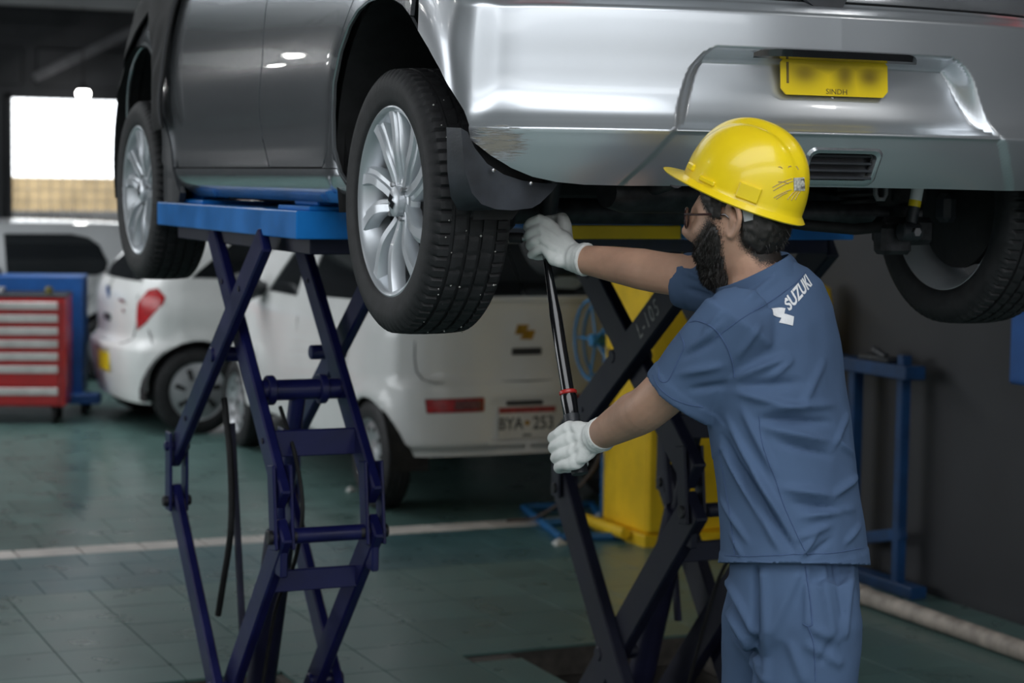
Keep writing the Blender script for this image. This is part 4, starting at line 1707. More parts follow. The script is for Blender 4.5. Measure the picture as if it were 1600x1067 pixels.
def kei_off(x, y, nx, ny, z):
    wr = sstep(.05, .85, -ny)
    o = wr * ka_rear(z) + (1 - wr) * ka_side(z)
    for yc in (0, 2.46):
        r = np.hypot(y - yc, z - .30)
        o = o + (1 - wr) * .020 * np.exp(-((r - .30) / .05) ** 2) * (z > .2)
    # recess round the plate and below the bumper step
    d = np.minimum(np.minimum(.215 - np.abs(x), z - .36), .60 - z)
    o = o - wr * .014 * sstep(0, .02, d)
    return o


kei_off.zb = .30


def kei_taper(x, y, z):
    k = sstep(1.0, 1.55, z)
    return x * (1 - .20 * k), y + .30 * sstep(1.05, 1.50, z) * sstep(.8, -.5, y) - 1.0 * sstep(.95, 1.45, z) * sstep(1.5, 2.9, y) * .8


kp = [(0, -.390), (-.3, -.385), (-.48, -.367), (-.59, -.332), (-.66, -.270), (-.700, -.18), (-.722, -.06), (-.732, .12), (-.7375, 1.0), (-.7375, 2.0), (-.725, 2.4), (-.66, 2.68), (-.5, 2.80), (-.2, 2.84), (0, 2.845)]
kw = [[(1.10, 1.035), (1.10, 1.36), (.45, 1.36), (.32, 1.30), (.24, 1.06)][::-1], [(1.86, 1.02), (1.56, 1.30), (1.45, 1.36), (1.28, 1.36), (1.28, 1.02)]]
lamp_k = [('tail_lamp', [(lambda sx, sy: sx(.245), .527), (lambda sx, sy: sx(.545), .523), (lambda sx, sy: sx(.555), .597), (lambda sx, sy: sx(.245), .601)], red_lens)]
KS = body_car(kei, kp, kei_off, kei_taper, 1.42, 1.1, (0, 2.46), .292, .285, white_paint, kw, rearwin=[(0, 1.105), (.52, 1.105), (.56, 1.14), (.52, 1.38), (0, 1.38)], lamps=lamp_k)
for sg in (1, -1):
    groove(kei, KS, [(sg * float(KS.sx(x)), z) for (x, z) in ((.0, .676), (.50, .676), (.565, .69), (.60, .73), (.612, .80), (.612, 1.08))])
    groove(kei, KS, [(sg * float(KS.sy(y)), z) for (y, z) in ((1.19, 1.4), (1.19, .9), (1.18, .5), (1.17, .32))])
    groove(kei, KS, [(sg * float(KS.sy(y)), z) for (y, z) in ((.30, 1.2), (.28, .9), (.36, .66))])
    groove(kei, KS, [(sg * float(KS.sy(y)), z) for (y, z) in ((1.95, .95), (1.98, .6), (1.93, .32))])
    # the clear half of each tail lamp
    q = [(float(KS.sx(.262)), .540), (float(KS.sx(.405)), .540), (float(KS.sx(.405)), .588), (float(KS.sx(.262)), .588)]
    panel('reversing_lamp', [patch(q if sg > 0 else mir(q), KS, .02, lift=.006)], pm('smoked_lens', (0.20, .07, .07), .15, 0, 1, .3, 90), kei)
    road_wheel(kei, -sg * .655, 0, .28, .145, 'steel', sg < 0)
    road_wheel(kei, -sg * .655, 2.46, .28, .145, 'steel', sg < 0)
    m = MB()
    m.limb([(-sg * .72, 1.92, 1.03), (-sg * .82, 1.90, 1.04), (-sg * .90, 1.88, 1.03)], [.045, .095, .08], 14)
    mo = m.build('door_mirror', black_plastic, kei)
    m = MB()
    m.lathe([(0, -.006), (.014, -.004), (.016, .004)], (-sg * .738, 2.39, .745), (1, 0, 0), 14)
    m.build('side_marker', pm('amber_lens', (.75, .22, .02), .2, 0, 1), kei)
    m = MB()
    m.bar((-sg * .745, .45, .86), (-sg * .745, .62, .86), .02, .022, (0, 0, 1), .006)
    m.build('door_handle', white_paint, kei)
yk = lambda x, z: float(KS(np.array([float(KS.sx(abs(x)))]), np.array([z]))[0, 1])
m = MB()
m.box((.005, yk(0, .82) - .004, .825), (.165, .014, .036), ch=.006)
m.build('tailgate_handle', black_plastic, kei)
m = MB()
m.prism(emblem_poly(.078), .006, frame((-.005, yk(0, .925) - .001, .925), (1, 0, 0), (0, 0, 1)))
m.build('tailgate_emblem', gold, kei)
m = MB()
m.box((0, yk(0, 1.095) - .004, 1.092), (1.02, .03, .03), ch=.012)
m.build('window_ledge', white_paint, kei)
m = MB()
PK = frame((-.008, yk(0, .47) - .012, .466), (1, 0, 0), (0, 0, 1))
m.box((0, 0, 0), (.326, .168, .006), ch=.002)
kpl = m.build('number_plate', plate_white, kei)
kpl.matrix_local = PK
m = MB()
m.box((0, 0, 0), (.318, .028, .001), ch=0)
o = m.build('plate_band', red_print, kpl)
o.location = (0, .064, .0035)
for (tx, x, sz) in (('BYA', -.092, .088), ('253', .092, .094)):
    put_text('plate_lettering', text_mesh(tx, sz, .0006, .86, bold=.0012), black_print, Matrix.Translation((x, -.008, .0035)), kpl)
m = MB()
m.lathe([(0, 0), (.014, 0), (.014, .001), (0, .001)], (0, -.004, .0032), (0, 0, 1), 16)
m.build('plate_crest', gold, kpl)
m = MB()
m.box((0, -.066, .0035), (.048, .013, .001), ch=0)
m.build('plate_print', pm('grey_print', (.25, .24, .23), .6, 0, 0, .4, 300), kpl)
m = MB()
m.box((-.02, yk(0, .57) - .006, .566), (.20, .03, .020), ch=.006)
m.build('plate_lamp_bar', black_plastic, kei)
# sticker seen through the rear window
for (x, z, a, b_) in ((-.30, 1.165, .125, .042), (.26, 1.17, .09, .036)):
    m = MB()
    yy = yk(x, z) + 0.004
    m.lathe([(0, 0), (1, 0), (1, .002), (0, .002)], (0, 0, 0), (0, 0, 1), 24)
    o = m.build('window_sticker', pm('sticker_pale', (.36, .42, .44), .6, 0, 0, .3, 40), kei)
    o.matrix_local = frame((x, yy - .012, z), (1, 0, 0), (0, .12, 1)) @ Matrix.Diagonal((a, b_, 1, 1))

# ---- white hatchback with a red tail lamp, parked crosswise
hat = thing('hatchback', 'white hatchback with tall red tail lamp, parked crosswise beyond the left lift', 'car', (.985, 9.24, 0), -PI / 2)
ce_rear = curve1d([(.15, -.08), (.22, -.05), (.30, -.03), (.42, -.005), (.52, .006), (.57, .0), (.60, -.035), (.64, -.052), (.75, -.045), (.88, -.050), (.97, -.075), (1.0, -.085), (1.3, -.09), (1.6, -.1)], 8)
ce_side = curve1d([(.15, -.06), (.25, -.03), (.40, -.012), (.55, -.010), (.70, -.004), (.80, 0), (.90, -.012), (1.0, -.035), (1.5, -.06)], 8)


def ce_off(x, y, nx, ny, z):
    wr = sstep(.05, .85, -ny)
    o = wr * ce_rear(z) + (1 - wr) * ce_side(z)
    for yc in (0, 2.425):
        r = np.hypot(y - yc, z - .29)
        o = o + (1 - wr) * .022 * np.exp(-((r - .33) / .05) ** 2) * (z > .15)
    d = np.minimum(np.minimum(.22 - np.abs(x), z - .34), .53 - z)
    return o - wr * .02 * sstep(0, .03, d)


ce_off.zb = .20


def ce_taper(x, y, z):
    k = sstep(.95, 1.55, z)
    return x * (1 - .20 * k), y + .42 * sstep(.95, 1.50, z) * sstep(1.0, -.45, y) - .9 * sstep(.92, 1.45, z) * sstep(1.4, 3.0, y)


cp = [(0, -.46), (-.3, -.452), (-.5, -.428), (-.64, -.378), (-.735, -.29), (-.785, -.16), (-.80, .0), (-.80, .4), (-.80, 1.2), (-.80, 2.0), (-.785, 2.4), (-.72, 2.75), (-.5, 2.98), (-.2, 3.06), (0, 3.07)]
cw = [[(.98, 1.0), (.98, 1.38), (.36, 1.38), (.12, 1.30), (-.06, 1.03)][::-1], [(1.95, .99), (1.55, 1.30), (1.38, 1.36), (1.10, 1.36), (1.10, 1.0)]]
lamp_c = [('tail_lamp', [(lambda sx, sy: sx(.60), .675), (lambda sx, sy: sx(.595), .76), (lambda sx, sy: sx(.605), .86), (lambda sx, sy: sy(-.345), .95), (lambda sx, sy: sy(-.27), .965), (lambda sx, sy: sy(-.21), .91), (lambda sx, sy: sy(-.225), .86), (lambda sx, sy: sy(-.345), .73)], red_lens)]
CS = body_car(hat, cp, ce_off, ce_taper, 1.46, 1.0, (0, 2.425), .335, .29, white_paint, cw, rearwin=[(0, 1.0), (.56, 1.0), (.62, 1.05), (.56, 1.42), (0, 1.42)], lamps=lamp_c)
for sg in (1, -1):
    groove(hat, CS, [(sg * float(CS.sx(x)), z) for (x, z) in ((.0, .585), (.45, .585), (.55, .62), (.585, .70), (.60, .9), (.58, 1.02))])
    groove(hat, CS, [(sg * float(CS.sy(y)), z) for (y, z) in ((1.04, 1.4), (1.04, .8), (1.02, .30))])
    groove(hat, CS, [(sg * float(CS.sy(y)), z) for (y, z) in ((.28, 1.1), (.30, .85), (.42, .6), (.40, .50))])
    groove(hat, CS, [(sg * float(CS.sy(y)), z) for (y, z) in ((-.33, .69), (-.30, .60), (-.305, .45))])
    road_wheel(hat, -sg * .715, 0, .287, .165, 'trim', sg < 0)
    road_wheel(hat, -sg * .715, 2.425, .287, .165, 'trim', sg < 0)
    m = MB()
    m.bar((-sg * .80, .42, .90), (-sg * .80, .60, .90), .022, .024, (0, 0, 1), .006)
    m.build('door_handle', white_paint, hat)
yc_ = lambda x, z: float(CS(np.array([float(CS.sx(abs(x)))]), np.array([z]))[0, 1])
m = MB()
m.box((0, yc_(0, .44) - .006, .435), (.31, .01, .125), ch=.003)
m.build('number_plate', plate_yellow, hat)
m = MB()
m.prism(emblem_poly(.085), .006, frame((0, yc_(0, .90) - .002, .905), (1, 0, 0), (0, 0, 1)))
m.build('tailgate_emblem', chrome, hat)
m = MB()
m.box((0, yc_(0, .72) - .006, .735), (.16, .02, .045), ch=.01)
m.build('tailgate_handle', black_plastic, hat)
m = MB()
m.box((.36, yc_(.36, .86) - .004, .865), (.15, .006, .02), ch=.002)
m.box((.40, yc_(.40, .80) - .004, .80), (.06, .006, .02), ch=.002)
m.build('badge_lettering', chrome, hat)

# ---- pale grey car far left
van = thing('hatchback', 'pale grey car at the far left behind the tool cabinets, side windows to the workshop', 'car', (1.20, 12.75, 0), PI / 2)
va_side = curve1d([(.15, -.06), (.25, -.02), (.40, -.005), (.60, 0), (.75, -.006), (.84, -.02), (1.3, -.05)], 8)


def va_off(x, y, nx, ny, z):
    o = va_side(z)
    for yc in (0, 2.4):
        r = np.hypot(y - yc, z - .28)
        o = o + np.abs(nx) * .015 * np.exp(-((r - .31) / .05) ** 2)
    return o


va_off.zb = .2


def va_taper(x, y, z):
    k = sstep(.80, 1.32, z)
    return x * (1 - .16 * k), y + .13 * sstep(.85, 1.28, z) * sstep(.8, -.5, y) - .9 * sstep(.8, 1.25, z) * sstep(1.4, 3.0, y)


vp_ = [(0, -.52), (-.3, -.51), (-.55, -.48), (-.68, -.41), (-.735, -.28), (-.75, -.1), (-.75, .3), (-.75, 1.2), (-.75, 2.0), (-.735, 2.4), (-.66, 2.7), (-.4, 2.85), (0, 2.9)]
vw = [[(.83, .87), (.83, 1.21), (.24, 1.21), (.08, 1.18), (.0, 1.12), (-.02, .98), (.02, .90), (.10, .87)][::-1], [(1.85, .86), (1.45, 1.16), (1.35, 1.21), (1.0, 1.21), (1.0, .87)]]
VS = body_car(van, vp_, va_off, va_taper, 1.285, .87, (0, 2.4), .315, .28, grey_paint, vw, roofz=.035)
for sg in (1, -1):
    groove(van, VS, [(sg * float(VS.sy(y)), z) for (y, z) in ((.92, 1.25), (.92, .7), (.90, .25))])
    groove(van, VS, [(sg * float(VS.sy(y)), z) for (y, z) in ((.12, .86), (.16, .7), (.30, .55))])
    road_wheel(van, -sg * .67, 0, .275, .155, 'trim', sg < 0)
    road_wheel(van, -sg * .67, 2.4, .275, .155, 'trim', sg < 0)
    m = MB()
    m.bar((-sg * .755, .22, .78), (-sg * .755, .40, .78), .02, .024, (0, 0, 1), .006)
    m.build('door_handle', grey_paint, van)

# ---- red tool chest on castors
ang = math.radians(-17)


def chest_frame(px, py, D):
    q = at(px, py, D)
    return q


tcx = thing('tool_chest', 'red roller tool chest with pale drawer handles, left of the white hatchback', 'tool chest', (0, 0, 0), ang)
q = at(103, 645, 13.5)
tcx.location = (q.x - .46 * math.cos(ang), q.y - .46 * math.sin(ang), 0)
W, Dp, z0, z1 = .92, .46, .125, .865
m = MB()
m.box((0, Dp / 2, (z0 + z1) / 2), (W, Dp, z1 - z0), ch=.008)
m.build('chest_body', red_paint, tcx)
hs = [.086, .086, .086, .086, .086, .150, .125]
z = z1 - .022
for i, h in enumerate(hs):
    m = MB()
    m.box((-.01, -.006, z - h / 2), (W - .07, .018, h - .010), ch=.004)
    d = m.build('drawer', red_paint, tcx)
    m = MB()
    m.box((-.01, -.020, z - .034), (W - .08, .022, .050), ch=.008)
    m.build('drawer_handle', pm('pale_trim', (.62, .60, .58), .4, .3), d)
    z -= h
m = MB()
m.box((0, Dp / 2, z1 + .008), (W + .01, Dp + .01, .018), ch=.004)
m.build('worktop_mat', black_plastic, tcx)
for sx_ in (-1, 1):
    for yy in (.07, .39):
        m = MB()
        m.cyl((sx_ * (W / 2 - .08) - .015, yy, .055), (sx_ * (W / 2 - .08) + .015, yy, .055), .055, 18, .006)
        m.box((sx_ * (W / 2 - .08), yy, .115), (.05, .07, .04), ch=.006)
        m.build('castor', under_black, tcx)
put_text('chest_badge', text_mesh('Y', .05, .001), pm('grey_print', (.25, .24, .23), .6), frame((.08, -.004, z0 + .055), (1, 0, 0), (0, 0, 1)), tcx)
m = MB()
m.box((0, 0, .010), (.26, .20, .02), ch=.003)
m.box((.05, .02, .028), (.16, .10, .016), ch=.003)
o = m.build('tool_tray', pm('tray_grey', (.35, .36, .38), .4, .4), None)
o.location = tcx.matrix_basis @ Vector((-.10, .22, z1 + .018))
o.rotation_euler = (0, 0, ang)
thing('tool_tray', 'flat grey tray lying on top of the red tool chest', 'tray', obj=o)
m = MB()
m.cyl((0, 0, 0), (0, 0, .045), .028, 16, .004)
m.cyl((0, 0, .045), (0, 0, .055), .012, 12)
o = m.build('oil_can', pm('can_olive', (.16, .14, .03), .5), None)
o.location = tcx.matrix_basis @ Vector((.34, .10, z1 + .018))
thing('oil_can', 'small dark can at the right edge of the red tool chest top', 'can', obj=o)

# ---- blue tool cabinet behind it
bc = thing('tool_cabinet', 'tall blue metal cabinet on castors directly behind the red tool chest', 'cabinet', (0, 0, 0), ang)
q = at(129, 640, 14.1)
bc.location = (q.x - .57 * math.cos(ang), q.y - .57 * math.sin(ang), 0)
m = MB()
m.box((0, .02, .555), (1.14, .04, .83), ch=.006)
m.box((.545, .22, .555), (.05, .40, .83), ch=.006)
m.box((-.545, .22, .555), (.05, .40, .83), ch=.006)
m.box((0, .42, .555), (1.14, .03, .83), ch=.006)
m.box((0, .22, .965), (1.14, .44, .02), ch=.006)
m.build('cabinet_body', bench_blue, bc)
m = MB()
m.box((.06, -.03, .12), (1.28, .16, .07), ch=.008)
m.build('plinth', bench_blue, bc)
m = MB()
m.box((-.20, -.003, .87), (.30, .012, .10), ch=.003)
m.build('label_panel', pm('pale_panel', (.30, .38, .45), .5), bc)
for x in (-.5, .58):
    m = MB()
    m.cyl((x - .015, -.02, .05), (x + .015, -.02, .05), .048, 16, .005)
    m.build('castor', under_black, bc)
    m = MB()
    m.cyl((x - .015, .36, .05), (x + .015, .36, .05), .048, 16, .005)
    m.build('castor', under_black, bc)
    for yy in (.36, -.02):
        m = MB()
        m.box((x, yy, .097), (.055, .055, .06), ch=.006)
        m.build('castor_bracket', under_black, bc)
for (x, y, h, r, mt, nm, lab) in ((-.10, .18, .05, .04, 'lid', 'jar', 'dark squat jar on the blue cabinet top'),):
    m = MB()
    m.lathe([(0, 0), (r, 0), (r, h * .75), (r * .8, h), (0, h)], seg=18)
    o = m.build('jar', black_plastic, None)
    o.location = bc.matrix_basis @ Vector((-.05, .20, .975))
    thing('jar', lab, 'jar', obj=o)

# ---- yellow machine and blue gear on the right
ym = thing('hydraulic_press', 'tall yellow steel machine cabinet standing behind the second lift', 'machine', (1.89, 3.86, 0))
m = MB()
m.box((.29, .26, .74), (.56, .46, 1.36), ch=.01)
body = m.build('machine_body', yellow_paint, ym)
m = MB()
m.box((.09, .012, .74), (.17, .03, 1.34), ch=.008)
m.build('front_post', yellow_paint, ym)
m = MB()
m.box((.40, .022, .50), (.36, .014, .78), ch=.006)
m.build('door_panel', yellow_paint, ym)
m = MB()
m.box((.40, .022, 1.13), (.36, .014, .42), ch=.006)
m.build('door_panel', yellow_paint, ym)
m = MB()
m.box((.28, .26, .03), (.60, .54, .06), ch=.006)
m.build('plinth', yellow_paint, ym)
m = MB()
m.cyl((-.05, .12, .05), (-.05, .62, .05), .028, 16, .004)
m.cyl((-.05, .62, .05), (-.05, .67, .05), .038, 16, .004)
m.build('base_tube', yellow_paint, ym)
m = MB()
m.cyl((.16, -.02, .64), (.16, .01, .64), .045, 18, .004)
m.build('black_knob', black_plastic, ym)
m = MB()
m.bar((-.12, -.03, .71), (.16, -.03, .70), .018, .018)
m.build('lever', black_plastic, ym)

hr = thing('hose_reel', 'blue tubular hose reel stand on the floor left of the yellow machine', 'hose reel', (1.93, 4.46, 0))
m = MB()
tb = .019
pts = [(-.16, .56, .02), (-.35, -.32, .02), (-.16, -.53, .02)]
m.tube([(-.16, .53, .022), (-.35, -.32, .022)], tb, 10)
m.tube([(-.35, -.32, .022), (.0, -.40, .022)], tb, 10)
m.tube([(-.27, .08, .022), (.06, .05, .022)], tb, 10)
m.tube([(-.16, .53, .022), (.22, .50, .022)], tb, 10)
m.tube([(.22, .50, .022), (.06, .05, .022), (.0, -.40, .022)], tb, 10)
m.build('base_frame', pm('tube_blue', (.015, .13, .33), .45), hr)
m = MB()
m.tube([(.06, .05, .02), (.06, .05, 1.12)], .020, 12)
m.build('post', MATS['tube_blue'], hr)
m = MB()
for rr_, xx in ((.20, .0), (.20, .05)):
    m.tube([(xx - .02, .05 + rr_ * math.cos(a), .92 + rr_ * math.sin(a)) for a in np.linspace(0, 2 * PI, 33)], .008, 8, False)
for k in range(5):
    a = 2 * PI * k / 5
    m.tube([(.0, .05, .92), (.0, .05 + .2 * math.cos(a), .92 + .2 * math.sin(a))], .007, 8)
m.cyl((-.03, .05, .92), (.08, .05, .92), .03, 16)
m.build('reel', pm('reel_blue', (.03, .20, .42), .45), hr)
m = MB()
m.tube([Vector(p) for p in cr_chain([(-.03, -.15, .90), (-.05, -.20, .60), (-.08, -.1, .30), (-.25, .1, .06), (-.40, .2, .02)], 8)], .008, 8)
m.build('hose', pm('brown_hose', (.06, .04, .03), .6), hr)


def rag(name, px, py, r, lab, mat):
    q = on(px, py, 2, .012)
    m = MB()
    rows = []
    for i in range(7):
        t = i / 6
        row = []
        for k in range(18):
            a = 2 * PI * k / 18
            rr_ = r * t * (1 + .35 * math.sin(3 * a + t * 2) + .2 * math.sin(5 * a))
            row.append(Vector((rr_ * math.cos(a), rr_ * math.sin(a), r * .7 * (1 - t) ** .8 * (1 + .3 * math.sin(4 * a)) - .006)))
        rows.append(row)
    m.grid(rows, True)
    o = m.build(name, mat, None)
    o.location = q
    thing(name, lab, name.replace('_', ' '), obj=o)


rag('rag', 938, 814, .06, 'crumpled white rag on the floor by the hose reel base', pm('rag_white', (.6, .6, .58), .9))
rag('paper_scrap', 873, 848, .035, 'small crumpled paper scrap on the green floor by the blue tube', MATS['rag_white'])
rag('paper_scrap', 548, 765, .03, 'tiny white scrap on the floor left of the small white car', MATS['rag_white'])

# blue stand against the dark wall
st = thing('steel_stand', 'dark blue steel stand against the dark grey wall, right of the man', 'stand', (2.40, 2.78, 0))
m = MB()
m.box((0, -.19, .50), (.045, .045, 1.00), ch=.004)
m.build('post', stand_blue, st)
m = MB()
m.box((0, .16, .46), (.05, .05, .90), ch=.004)
m.box((0, .50, .46), (.05, .05, .90), ch=.004)
m.build('post', stand_blue, st)
m = MB()
m.box((-.02, .12, .935), (.10, .84, .055), ch=.004)
m.build('top_rail', stand_blue, st)
m = MB()
m.bar((0, .20, .16), (0, -.22, .26), .04, .05)
m.build('brace', stand_blue, st)
m = MB()
m.box((0, -.04, .03), (.08, .60, .05), ch=.004)
m.build('foot', stand_blue, st)
m = MB()
m.box((0, 0, .012), (.07, .22, .024), ch=.005)
m.cyl((0, -.05, .02), (0, .04, .045), .016, 10)
o = m.build('hand_tool', black_plastic, None)
o.location = (2.385, 2.75, .9625)
thing('hand_tool', 'dark greasy tool lying on the top rail of the blue stand', 'tool', obj=o)
m = MB()
m.lathe([(0, 0), (.07, 0), (.078, .02), (.080, .22), (.070, .28), (.04, .30), (0, .305)], seg=24)
o = m.build('canister', yellow_paint, None)
o.location = (2.37, 3.24, .9625)
thing('canister', 'yellow canister standing on the blue stand, half hidden by the man', 'canister', obj=o)
m = MB()
m.box((0, 0, 0), (.10, .44, .28), ch=.01)
o = m.build('wall_cabinet', bench_blue, None)
o.location = (2.455, 1.70, 1.09)
thing('wall_cabinet', 'blue metal box fixed to the dark wall at the right edge', 'cabinet', obj=o)
m = MB()
m.box((-.052, 0, 0), (.006, .40, .24), ch=.002)
dd = m.build('door', bench_blue, o)
m = MB()
m.cyl((-.055, -.16, 0), (-.07, -.16, 0), .010, 10)
m.build('door_knob', steel, dd)
# ------------------------------------------------------------------ torque wrench
wt = thing('torque_wrench', 'long black torque wrench with a red ring, held in both gloved hands', 'wrench', at(868, 520, 4.34))
WO = wt.location.copy()


def wl_(p):
    return Vector(p) - WO


W_SOCK0, W_HEAD = at(796, 371, 4.43), at(851, 373, 4.41)
W_TOP, W_RING, W_END = at(852, 392, 4.405), at(887.5, 613, 4.31), at(903, 742, 4.27)
wd = (W_END - W_TOP).normalized()
# the drive runs to the left, square to the shaft
sx_dir = (W_SOCK0 - W_HEAD)
m = MB()
m.tube([wl_(W_TOP), wl_(W_TOP + (W_RING - W_TOP) * .12), wl_(W_TOP + (W_RING - W_TOP) * .38), wl_(W_TOP + (W_RING - W_TOP) * .46), wl_(W_RING)], [.0075, .0085, .0115, .0135, .0140], 24)
m.build('shaft', pm('gloss_black_steel', (0.012, 0.012, 0.014), 0.18, 0.3, 0.6), wt)
m = MB()
m.cyl(wl_(W_RING - wd * .004), wl_(W_RING + wd * .005), .0195, 28, .002)
m.build('ring', pm('red_ring_plastic', (0.62, 0.035, 0.03), 0.35), wt, label='red ring above the grip')
m = MB()
m.tube([wl_(W_RING + wd * .004), wl_(W_RING + wd * .012), wl_(W_RING + wd * .055)], [.0165, .0182, .0165], 26)
m.build('collar', MATS['gloss_black_steel'], wt)
m = MB()
n_ = 26
L_ = (W_END - W_RING).length - .05
m.tube([wl_(W_RING + wd * (.05 + L_ * k / n_)) for k in range(n_ + 1)], [.0178 + (.0006 if k % 2 else 0) for k in range(n_ + 1)], 22)
m.build('grip', black_plastic, wt)
m = MB()
m.lathe([(0, -.016), (.012, -.016), (.019, -.012), (.020, .010), (.014, .016), (0, .017)], wl_(W_HEAD), sx_dir, 24)
m.tube([wl_(W_HEAD), wl_(W_TOP + wd * .02)], [.011, .0085], 14)
m.build('ratchet_head', steel, wt)
m = MB()
sd = sx_dir.normalized()
m.cyl(wl_(W_HEAD + sd * .010), wl_(W_HEAD + sd * .034), .0095, 20, .001)
m.cyl(wl_(W_HEAD + sd * .030), wl_(W_HEAD + sd * .055), .0075, 20, .001)
m.build('extension', steel, wt)
m = MB()
m.cyl(wl_(W_HEAD + sd * .050), wl_(W_SOCK0), .0115, 20, .0015)
m.build('socket', dark_metal, wt)

# ------------------------------------------------------------------ the mechanic
CRH = Vector((C_RIGHT.x, C_RIGHT.y, 0)).normalized()
CFH = Vector((C_FWD.x, C_FWD.y, 0)).normalized()
UPV = Vector((0, 0, 1))


def cdir(x, d, z=0.0):
    return (CRH * x + CFH * d + UPV * z).normalized()


hip_c = at(1241, 905, 3.95)
man = thing('person', 'man in blue work uniform, white gloves and yellow hard hat, turning the torque wrench', 'person', (hip_c.x, hip_c.y, 0))
MO = man.location.copy()
ml = lambda p: Vector(p) - MO
F_T, L_T = cdir(-.80, .60), cdir(-.60, -.80)                         # torso faces away to the left; his left
F_H, L_H = cdir(-.90, .44), cdir(-.44, -.90)
HC = at(1155, 345, 3.95)
HM = Matrix((-L_H, F_H, UPV)).transposed().to_4x4()
HM.translation = ml(HC)

# joints
SH_L, EL_L, WR_L = at(1156, 505, 3.83), at(1018, 632, 3.98), at(930, 684, 4.215)
SH_R, EL_R, WR_R = at(1222, 448, 4.08), at(1046, 428, 4.19), at(895, 402, 4.365)
NECK0 = at(1188, 446, 3.96)
GR_L = at(896.5, 703, 4.28)
GR_R = at(855, 372, 4.41)


def ring(c, f, l, a, b, n=40, roll=0.0, pitch=0.0, p=2.3):
    """superellipse ring: a front/back, b sideways; roll lifts his right side"""
    out = []
    for k in range(n):
        t = 2 * PI * k / n
        ct, s = math.cos(t), math.sin(t)
        x = math.copysign(abs(ct) ** (2 / p), ct) * a
        y = math.copysign(abs(s) ** (2 / p), s) * b
        q = c + f * x + l * y
        q = q + UPV * (-y * math.tan(roll) + x * math.tan(pitch))
        out.append(q)
    return out


def loft(mb, rings):
    rows = [[ml(p) for p in r] for r in rings]
    mb.grid(rows, True)
    n = len(rows[0])
    mb.add(rows[0], [tuple(range(n))[::-1]], True)
    mb.add(rows[-1], [tuple(range(n))], True)


# head ---------------------------------------------------------------
NLAT, NLON = 56, 80


def head_pt(la, lo, grow=0.0):
    """la from -pi/2 (chin) to pi/2 (crown); lo = 0 forward, + to his right"""
    cx, sx_ = math.cos(la), math.sin(la)
    x, y, z = cx * math.sin(lo), cx * math.cos(lo), sx_
    X, Y, Z = x * (.0765 + grow), y * (.097 + grow), z * (.1225 + grow)
    low = float(sstep(0.0, -1.0, z))
    X *= 1 - .30 * low * float(sstep(-.3, .9, y)) - .10 * low
    if Y > 0:
        Y *= 1 - .10 * float(sstep(-.2, .5, z)) * abs(y)
        Y += .010 * low
    else:
        Y *= 1 - .42 * float(sstep(-.1, -.9, z))
    fr = max(0.0, y)
    g = lambda a, s: math.exp(-(a / s) ** 2)
    if fr > 0:
        # brow, sockets, nose, cheek, lips, chin
        Y += .007 * g(Z - .028, .012) * g(X, .045) * fr
        for sg in (-1, 1):
            Y -= .012 * g(X - sg * .031, .016) * g(Z - .010, .013) * fr
            Y += .005 * g(X - sg * .043, .018) * g(Z + .022, .018) * fr
        nz = float(np.interp(Z, [-.046, -.040, -.028, -.018, .005, .024, .034], [0, .016, .0275, .026, .014, .006, 0]))
        Y += nz * g(X, .0115 + (.006 if Z < -.018 else 0)) * fr
        Y += .006 * g(X, .022) * g(Z + .066, .006) * fr + .006 * g(X, .020) * g(Z + .080, .006) * fr - .004 * g(X, .022) * g(Z + .073, .004) * fr
        Y += .008 * g(X, .022) * g(Z + .108, .016) * fr
    return Vector((X, Y, Z))


def head_rows(grow=0.0):
    rows = []
    for i in range(NLAT + 1):
        la = -PI / 2 + PI * i / NLAT
        rows.append([head_pt(la, 2 * PI * k / NLON, grow) for k in range(NLON)])
    return rows


bm_ = MB()
hrows = head_rows()
bm_.grid([[HM @ p for p in r] for r in hrows], True)
# ears
for sg in (-1, 1):
    pts = [(.002, .012, .010), (.009, .006, .028), (.018, -.006, .035), (.024, -.018, .028), (.023, -.023, .008), (.016, -.017, -.012), (.008, -.006, -.026), (.002, .004, -.029), (.0, .008, -.016)]
    P = cr_chain([(sg * (.0735 + a), b - .012, c) for (a, b, c) in pts], 4)
    bm_.tube([HM @ Vector(p) for p in P], .0062, 8)
    bm_.limb([HM @ Vector((sg * .072, -.012, .018)), HM @ Vector((sg * .082, -.018, .004)), HM @ Vector((sg * .073, -.010, -.016))], [.010, .009, .007], 10)
# neck, trunk, arms, legs: one body
nk_top = HM @ Vector((0, -.022, -.06))
bm_.limb([nk_top, (nk_top + ml(NECK0)) / 2, ml(NECK0 - UPV * .03)], [.056, .058, .070], 22)
hip = at(1241, 905, 3.95)
chest = at(1203, 560, 3.95)
bm_.limb([ml(NECK0 - UPV * .05), ml(chest), ml((chest + hip) / 2), ml(hip)], [.060, .080, .076, .058], 24)
bm_.limb([ml(SH_L - UPV * .02), ml(chest + UPV * .05), ml(SH_R - UPV * .02)], [.038, .045, .038], 18)
bm_.limb([ml(SH_L.lerp(EL_L, .12) - UPV * .01), ml(SH_L.lerp(EL_L, .5)), ml(EL_L), ml(EL_L.lerp(WR_L, .28)), ml(EL_L.lerp(WR_L, .65)), ml(WR_L), ml(WR_L.lerp(GR_L, .35))], [.044, .051, .046, .0465, .038, .029, .027], 20)
bm_.limb([ml(SH_R.lerp(EL_R, .12)), ml(SH_R.lerp(EL_R, .5)), ml(EL_R), ml(EL_R.lerp(WR_R, .28)), ml(EL_R.lerp(WR_R, .65)), ml(WR_R), ml(WR_R.lerp(GR_R, .35))], [.044, .050, .0445, .0445, .037, .028, .026], 20)
